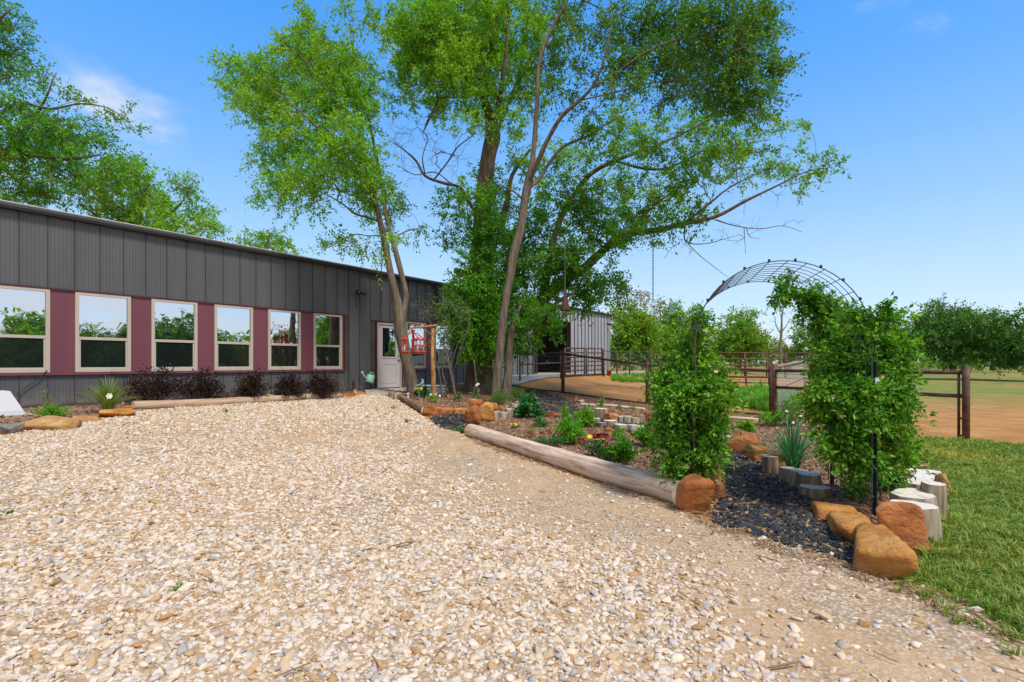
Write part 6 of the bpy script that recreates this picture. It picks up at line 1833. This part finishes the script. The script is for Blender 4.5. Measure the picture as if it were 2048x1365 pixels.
def gate(name, label, a, b, top_a, top_b, bars, mat, verts=(0.0, 1.0), r=0.018, cat='gate', brace=False, mesh=False, gap=0.08):
    A, B = np.array(G(*a)), np.array(G(*b))
    ha, hb_ = zat(a[0], top_a, A[1]) - A[2], zat(b[0], top_b, B[1]) - B[2]
    root = thing(name, label, cat, A)
    u = B - A
    for i, f in enumerate(np.linspace(gap, 1, bars)):
        MB().tube([np.array([0, 0, ha * f]), u + np.array([0, 0, hb_ * f])], r, 8).build('bar', M[mat], root, True)
    for t in verts:
        q = u * t; hh = ha + (hb_ - ha) * t
        MB().tube([q + np.array([0, 0, hh * gap]), q + np.array([0, 0, hh])], r * 1.2, 8).build('upright', M[mat], root, True)
    if mesh:
        m = MB()
        for f in np.linspace(gap, 1, 26):
            m.tube([np.array([0, 0.01, ha * f]), u + np.array([0, 0.01, hb_ * f])], 0.004, 3, cap=False)
        for t in np.arange(0.03, 1, 0.03):
            q = u * t; hh = ha + (hb_ - ha) * t
            m.tube([q + np.array([0, 0.01, hh * gap]), q + np.array([0, 0.01, hh])], 0.004, 3, cap=False)
        m.build('wire_mesh', M['wire_light'], root)
    return root, A, u, ha, hb_
gate('livestock_gate', 'brown barred gate leaf next to the barn opening', (1130, 756), (1169, 754), 697, 697, 7, 'pale_pipe', (0, 0.5, 1), 0.034)
gate('livestock_gate', 'brown barred gate leaf next to the barn corner', (1173, 754), (1205, 752), 697, 698, 7, 'pale_pipe', (0, 0.5, 1), 0.034)
fence('thin wire fence with small dark posts running from the barn corner', [(1207, 753, 701), (1234, 751, 702), (1259, 750, 702), (1302, 749, 702), (1345, 748, 703), (1400, 748, 704)], [0.985], [5, 3, 3, 3, 3, 3], 'rust_pipe', 12, name='wire_fence', wire_mat='wire', wire_r=0.006, rail_r=0.02, wz=(0.28, 0.97))
gate('pen_panel', 'rust livestock panel with six rails in the paddock', (1400, 777), (1538, 780), 718, 719, 6, 'rust_pipe', (0, 0.33, 0.66, 1), 0.036, 'panel', gap=0.03)
gate('pen_panel', 'rust livestock panel farther back, its top rail at tree foot', (1440, 760), (1570, 762), 706, 706, 5, 'rust_pipe', (0, 0.36, 0.7, 1), 0.04, 'panel', gap=0.1)
gate('pen_panel', 'rust livestock panel beyond the weathered gate', (1572, 763), (1665, 764), 706, 707, 5, 'rust_pipe', (0, 0.5, 1), 0.04, 'panel', gap=0.1)
gt, A, u, ha, hb_ = gate('yard_gate', 'weathered grey wire gate swung open at the fence post', (1556, 830), (1610, 806), 733, 722, 2, 'wood_grey', (1.0,), 0.035, mesh=True, gap=0.05)
MB().tube([np.array([0, 0, ha * 0.55]), u + np.array([0, 0, hb_ * 0.62])], 0.03, 8).build('diagonal_brace', M['wood_grey'], gt, True)
log('timber_edging', 'pale half buried timber along the foot of the back fence', (1195, 812), (1290, 822), 6, 6, 'log_pale', 'cut_grey', seed=6, rng_k=20)
log('timber_edging', 'pale half buried timber on the fence side of the arch bed', (1450, 838), (1536, 846), 7, 8, 'log_pale', 'cut_grey', seed=7, rng_k=20)
# far fence line across the meadow
fence('thin far post and wire fence across the meadow', [(1750, 741.5, 726), (1800, 741.5, 726), (1850, 741.5, 726), (1900, 741.5, 726), (1950, 741.5, 726), (2000, 741.5, 726), (2060, 741.5, 726)], [0.95], 1.5, 'wood_grey', 4, name='meadow_fence', wire_r=0.008, rail_r=0.012)
# small round tree in the paddock
g = G(1470, 741)
make_tree('round_sapling', 'small lollipop shaped dark tree inside the pens', 'tree', g.y, [[(1471, 741, 2.2, 0), (1470, 728, 1.8, 0), (1469, 715, 1.2, 0)]], [(1469, 716, 12, 11, 2.0, 0)], 0.16, 'leaf_oak', 'bark', 6, 40, 1, 0.25, 0, seed=71, dspread=0.0, tw=0.004)

# ------------------------------------------------------------------ props
# feeder post and hanging feeder
g = G(866, 803)
fp = thing('feeder_post', 'peeled orange wooden post with a crooked branch arm', 'post', g)
s = g.y / F
hh = (803 - 652) * s
m = MB(); pts = smooth_path([(0, 0, -0.2, 0.062), (0.01, 0, hh * 0.3, 0.058), (-0.015, 0, hh * 0.6, 0.055), (0.0, 0, hh * 0.98, 0.05)])
m.tube(pts[:, :3], pts[:, 3], 12); m.build('upright', M['wood_orange'], fp, True)
for nm, path in (('arm', [(8, 652, 5), (0, 653, 6), (-20, 655, 5), (-38, 656, 3.5), (-48, 660, 2)]), ('brace_twig', [(-2, 672, 3), (-14, 661, 3), (-22, 655, 2.5)]), ('side_twig', [(-24, 655, 2.5), (-38, 650, 2), (-48, 651, 1.4)])):
    q = smooth_path([(p[0] * s, -0.03, (803 - p[1]) * s, 0.5 * p[2] * s) for p in path])
    MB().tube(q[:, :3], q[:, 3], 8).build(nm, M['wood_orange'] if nm == 'arm' else M['bark_grey'], fp, True)
fd = thing('bird_feeder', 'red lantern cluster bird feeder hanging from the branch arm', 'feeder', (g.x - 39 * s, g.y - 0.1, g.z + (803 - 708) * s))
H_ = 50 * s
m = MB(); m.lathe([(0, 0), (0.05, 0.01), (0.03, 0.05), (0.028, H_ * 0.45), (0.045, H_ * 0.5), (0.02, H_ * 0.6), (0.018, H_ * 0.85), (0.05, H_ * 0.88), (0.06, H_ * 0.92), (0.02, H_ * 0.98), (0.008, H_ * 1.02), (0, H_ * 1.03)], 12); m.build('mast', M['red_paint'], fd, True)
MB().tube([(0, 0, H_), (0, 0, H_ + 0.09)], 0.006, 6).build('hanger', M['black_metal'], fd)
for k in range(5):
    a = 2 * PI * k / 5 + 0.35
    c = np.array([math.cos(a) * 0.28, math.sin(a) * 0.28, 0.02])
    arm = MB().tube(smooth_path([(0, 0, H_ * 0.84), (c[0] * 0.4, c[1] * 0.4, H_ * 0.8), (c[0] * 0.8, c[1] * 0.8, H_ * 0.66), (c[0], c[1], H_ * 0.62)]), 0.014, 6).build('arm', M['red_paint'], fd, True)
    MB().tube([(0, 0, 0.015), (c[0], c[1], 0.02)], 0.012, 6).build('foot_bar', M['red_paint'], fd, True)
    ln = MB(); ln.lathe([(0.0, H_ * 0.66), (0.03, H_ * 0.62), (0.09, H_ * 0.55), (0.085, H_ * 0.53), (0.02, H_ * 0.53)], 8, c=c * np.array([1, 1, 0])); ln.lathe([(0.055, H_ * 0.3), (0.085, H_ * 0.29), (0.075, H_ * 0.34), (0.03, H_ * 0.36)], 8, c=c * np.array([1, 1, 0])); ln.lathe([(0.0, 0), (0.085, 0.0), (0.095, 0.02), (0.06, 0.05), (0.055, 0.05)], 8, c=c)
    lant = ln.build('lantern', M['red_paint'], fd)
    MB().lathe([(0.05, 0.05), (0.052, H_ * 0.15), (0.05, H_ * 0.3)], 10, c=c * np.array([1, 1, 0])).build('lantern_glass', M['clear'], lant, True)
    m = MB()
    for j in range(4):
        b = a + j * PI / 2
        m.tube([c + np.array([0.07 * math.cos(b), 0.07 * math.sin(b), 0.0]), np.array([c[0] + 0.07 * math.cos(b), c[1] + 0.07 * math.sin(b), H_ * 0.54])], 0.006, 5)
    m.build('lantern_cage', M['red_paint'], lant)

# watering can hung on the wall
wc = thing('watering_can', 'mint green watering can mounted on the wall by the door', 'watering can', onwall(s_of(733), 0.36, 0.16), WALL_ANG + PI)
wc.rotation_euler = (0, R(-18), WALL_ANG + PI)
m = MB(); m.lathe([(0, -0.12), (0.115, -0.12), (0.125, -0.1), (0.12, 0.08), (0.105, 0.11), (0.06, 0.125), (0.055, 0.115)], 22); m.build('body', M['mint'], wc, True)
m = MB(); m.tube([(0.1, 0, -0.06), (0.2, 0, 0.0), (0.32, 0, 0.07)], [0.028, 0.02, 0.016], 10); m.build('spout', M['mint'], wc, True)
m = MB(); m.tube([(0.31, 0, 0.065), (0.36, 0, 0.095)], [0.016, 0.05], 12); m.build('rose_head', M['white_plastic'], wc, True)
m = MB(); m.tube(smooth_path([(0.06, 0, 0.115), (0.02, 0, 0.2), (-0.08, 0, 0.19), (-0.15, 0, 0.08), (-0.11, 0, -0.06)]), 0.013, 8); m.build('handle', M['mint'], wc, True)
m = MB(); m.tube([(0, -0.14, 0.28), (0, -0.02, 0.26), (0, 0, 0.2)], 0.008, 6); m.build('wall_hook', M['black_metal'], wc)

# galvanised oval tub
g = G(862, 793)
tub = thing('stock_tank', 'oval galvanised metal tub behind the feeder post', 'tub', g)
V, Fc = [], []
prof = [(0.9, 0.0), (0.94, 0.02), (0.95, 0.10), (0.975, 0.11), (0.96, 0.13), (0.97, 0.2), (0.995, 0.21), (0.98, 0.23), (1.0, 0.3), (1.04, 0.305), (1.04, 0.325), (1.0, 0.33), (0.97, 0.3), (0.9, 0.06), (0.0, 0.05)]
n = 32
for (f, z) in prof:
    for j in range(n):
        a = 2 * PI * j / n
        V.append((math.copysign(abs(math.cos(a)) ** 0.7, math.cos(a)) * 0.42 * f, math.sin(a) * 0.26 * f, z * 0.95))
for i in range(len(prof) - 1):
    for j in range(n):
        j2 = (j + 1) % n
        Fc.append((i * n + j, i * n + j2, (i + 1) * n + j2, (i + 1) * n + j))
mk('tub_body', V, Fc, M['galv_tub'], tub, True)
for sx in (-1, 1):
    MB().tube(smooth_path([(sx * 0.43, -0.06, 0.2), (sx * 0.48, -0.04, 0.19), (sx * 0.48, 0.04, 0.19), (sx * 0.43, 0.06, 0.2)]), 0.008, 6).build('handle', M['galv_tub'], tub, True)

# red bucket by the barn corner
g = G(1218, 752)
bk = thing('bucket', 'small red bucket at the barn corner', 'bucket', g)
m = MB(); m.lathe([(0, 0.004), (0.1, 0.0), (0.13, 0.26), (0.14, 0.265), (0.14, 0.28), (0.12, 0.27), (0.09, 0.02), (0, 0.02)], 18); m.build('pail', M['red_paint'], bk, True)
MB().tube(smooth_path([(-0.13, 0, 0.25), (-0.1, -0.06, 0.17), (0.0, -0.13, 0.14), (0.1, -0.06, 0.17), (0.13, 0, 0.25)]), 0.005, 5).build('bail_handle', M['black_metal'], bk)

# bell-shaped chime hanging in the big tree
dd = dB - 1.6
bl = thing('wind_bell', 'rusty cone shaped bell hanging on a cord under the big tree', 'bell', P(1130, 622, dd))
k = dd / F
m = MB(); m.lathe([(10.0 * k, 0), (10.4 * k, 0.012), (8.5 * k, 8 * k), (5 * k, 20 * k), (2.6 * k, 29 * k), (0.3 * k, 31 * k)], 16); m.build('bell_cone', M['rust_bell'], bl, True)
MB().tube([(0, 0, 30 * k), (0, 0, 140 * k)], 0.006, 5).build('cord', M['wire_light'], bl)
m = MB(); m.tube([(0, 0, 5 * k), (0, 0, -10 * k)], 0.006, 5); m.lathe([(0, -16 * k), (3.5 * k, -14 * k), (3.5 * k, -11 * k), (0, -9 * k)], 10); m.build('clapper', M['wire_light'], bl)
# hanging chains
def chain(label, px, py0, py1, d):
    root = thing('hanging_chain', label, 'chain', P(px, py1, d))
    L = (py1 - py0) * d / F
    m = MB(); n = int(L / 0.085)
    for i in range(n):
        z = i * 0.085; a = (i % 2) * PI / 2
        ring = [(0.022 * math.cos(t) * math.cos(a), 0.022 * math.cos(t) * math.sin(a), z + 0.055 * math.sin(t) + 0.045) for t in np.linspace(0, 2 * PI, 9)]
        m.tube(ring, 0.007, 4, cap=False)
    o = m.build('links', M['black_metal'], root, True); o['kind'] = 'stuff'
chain('thin dark chain hanging from the leaning tree before the house wall', 763, 478, 610, dA - 0.3)
chain('thin dark chain hanging from the long limb against the sky', 1306, 478, 606, dB - 0.8)

# bare stems and wispy sapling in the tree bed
def stems(name, label, paths, d, mat, cat='sapling', blobs=()):
    L = [limb3([(p[0], p[1], p[2], 0) for p in q], d) for q in paths]
    b = L[0][0]
    root = thing(name, label, cat, b[:3])
    for l in L:
        MB().tube(l[:, :3] - b[:3], np.maximum(l[:, 3], 0.003), 7).build('stem', M[mat], root, True)
    return root
stems('bare_sapling', 'thin forked bare sapling right of the feeder post', [[(884, 795, 3), (882, 770, 3), (878, 742, 2.6), (870, 714, 2)], [(894, 798, 3), (891, 766, 2.8), (884, 743, 2.4), (892, 712, 2), (894, 670, 1.6), (884, 642, 1)], [(884, 743, 1.8), (898, 690, 1.2), (905, 660, 0.9)]], G(884, 797).y, 'bark_grey')
stems('bare_sapling', 'thin bare sapling leaning towards the big trunk', [[(909, 803, 2.8), (906, 770, 2.6), (900, 743, 2.4), (893, 720, 1.8), (872, 700, 1.3)], [(900, 743, 1.6), (915, 690, 1.2), (940, 660, 0.9)]], G(909, 804).y, 'bark_grey')
stems('garden_stake', 'pale straight stick standing before the big trunk', [[(957, 806, 2.6), (953, 765, 2.4), (948, 720, 2)]], G(957, 807).y, 'bark_grey', 'stake')
W_l = [[(912, 800, 3, 0), (905, 750, 2.6, 0), (890, 700, 2.2, 0), (870, 660, 1.8, 0), (845, 625, 1.2, 0)], [(905, 750, 2, 0), (925, 690, 1.8, 0), (940, 640, 1.4, 0), (930, 600, 1, 0)], [(890, 700, 1.6, 0), (900, 640, 1.4, 0), (885, 590, 1, 0)]]
make_tree('wispy_sapling', 'wispy grey green sapling in front of the house corner', 'sapling', G(912, 801).y, W_l, [(850, 620, 34, 24, .5, 0), (890, 600, 36, 26, .5, 0), (930, 620, 26, 34, .5, 0), (880, 660, 28, 20, .4, 0)], 0.045, 'leaf_sage', 'bark_grey', 14, 12, 0.8, 0.3, 0.2, seed=81, dspread=0.1, tw=0.0035)
# ornaments
g = G(838, 801); s = g.y / F
st = thing('garden_ornament', 'blue grey metal bird stake beside the tub', 'ornament', g)
MB().tube([(0, 0, -0.05), (0, 0, 26 * s)], 0.008, 6).build('rod', M['blue_glass'], st)
m = MB(); m.tube(smooth_path([(-0.16, 0, 26 * s), (-0.06, 0, 29 * s), (0.05, 0, 31 * s), (0.1, 0, 38 * s), (0.07, 0, 42 * s)]), [0.01] * 4 + [0.03] * 4 + [0.045] * 4 + [0.03] * 4 + [0.012], 8); m.build('bird_body', M['blue_glass'], st, True)
g = G(816, 799); s = g.y / F
st = thing('solar_light', 'little white path light stake by the leaning trunk', 'light', g)
MB().tube([(0, 0, -0.03), (0, 0, 9 * s)], 0.022, 8).build('stake', M['white_plastic'], st, True)
m = MB(); m.lathe([(0.02, 9 * s), (0.04, 9.5 * s), (0.04, 12 * s), (0.0, 13 * s)], 10); m.build('cap', M['white_plastic'], st, True)
g = G(707, 786); s = g.y / F
st = thing('garden_ornament', 'small black ornament on the stone by the doorstep', 'ornament', (g.x, g.y, g.z + 0.12))
m = MB(); m.lathe([(0.05, 0), (0.06, 0.02), (0.03, 0.06), (0.05, 0.12), (0.03, 0.17), (0.045, 0.2), (0.0, 0.25)], 10); m.build('figure', M['black_metal'], st, True)

# white plastic box with its slab and cable at the house corner
g = G(2, 836); s = g.y / F
bx = thing('utility_box', 'white sloped plastic box on a slab at the frame edge', 'box', (g.x, g.y, g.z), WALL_ANG)
m = MB(); m.box(-0.55, 0.42, -0.05, 0.6, -0.1, 0.03); m.build('slab', M['concrete'], bx)
V = [(-0.5, 0.0, 0.03), (0.3, 0.0, 0.03), (0.3, 0.5, 0.03), (-0.5, 0.5, 0.03), (-0.42, 0.06, 0.42), (0.12, 0.06, 0.42), (0.12, 0.44, 0.42), (-0.42, 0.44, 0.42), (-0.5, 0.0, 0.08), (0.27, 0.0, 0.1), (0.27, 0.5, 0.1), (-0.5, 0.5, 0.1)]
Fc = [(4, 5, 6, 7), (0, 1, 9, 8), (8, 9, 5, 4), (1, 2, 10, 9), (9, 10, 6, 5), (2, 3, 11, 10), (10, 11, 7, 6), (3, 0, 8, 11), (11, 8, 4, 7)]
mk('cover', V, Fc, M['white_plastic'], bx)
for z in (0.2, 0.29):
    f = (z - 0.1) / 0.32
    xx = 0.27 - 0.15 * f
    MB().box(xx - 0.003, xx + 0.004, 0.15, 0.36, z, z + 0.05).build('vent_slot', M['black_metal'], bx)
q = [onwall(s_of(26), 0.25, 0.25), onwall(s_of(35), 0.3, 0.08), onwall(s_of(55), 0.42, 0.05), onwall(s_of(80), 0.58, 0.06), onwall(s_of(92), 0.7, 0.07)]
cb = thing('cable', 'black cable running up the wall from the white box', 'cable', q[0])
MB().tube(smooth_path([np.array(p - q[0]) for p in q]), 0.009, 6).build('cable_run', M['black_metal'], cb, True)
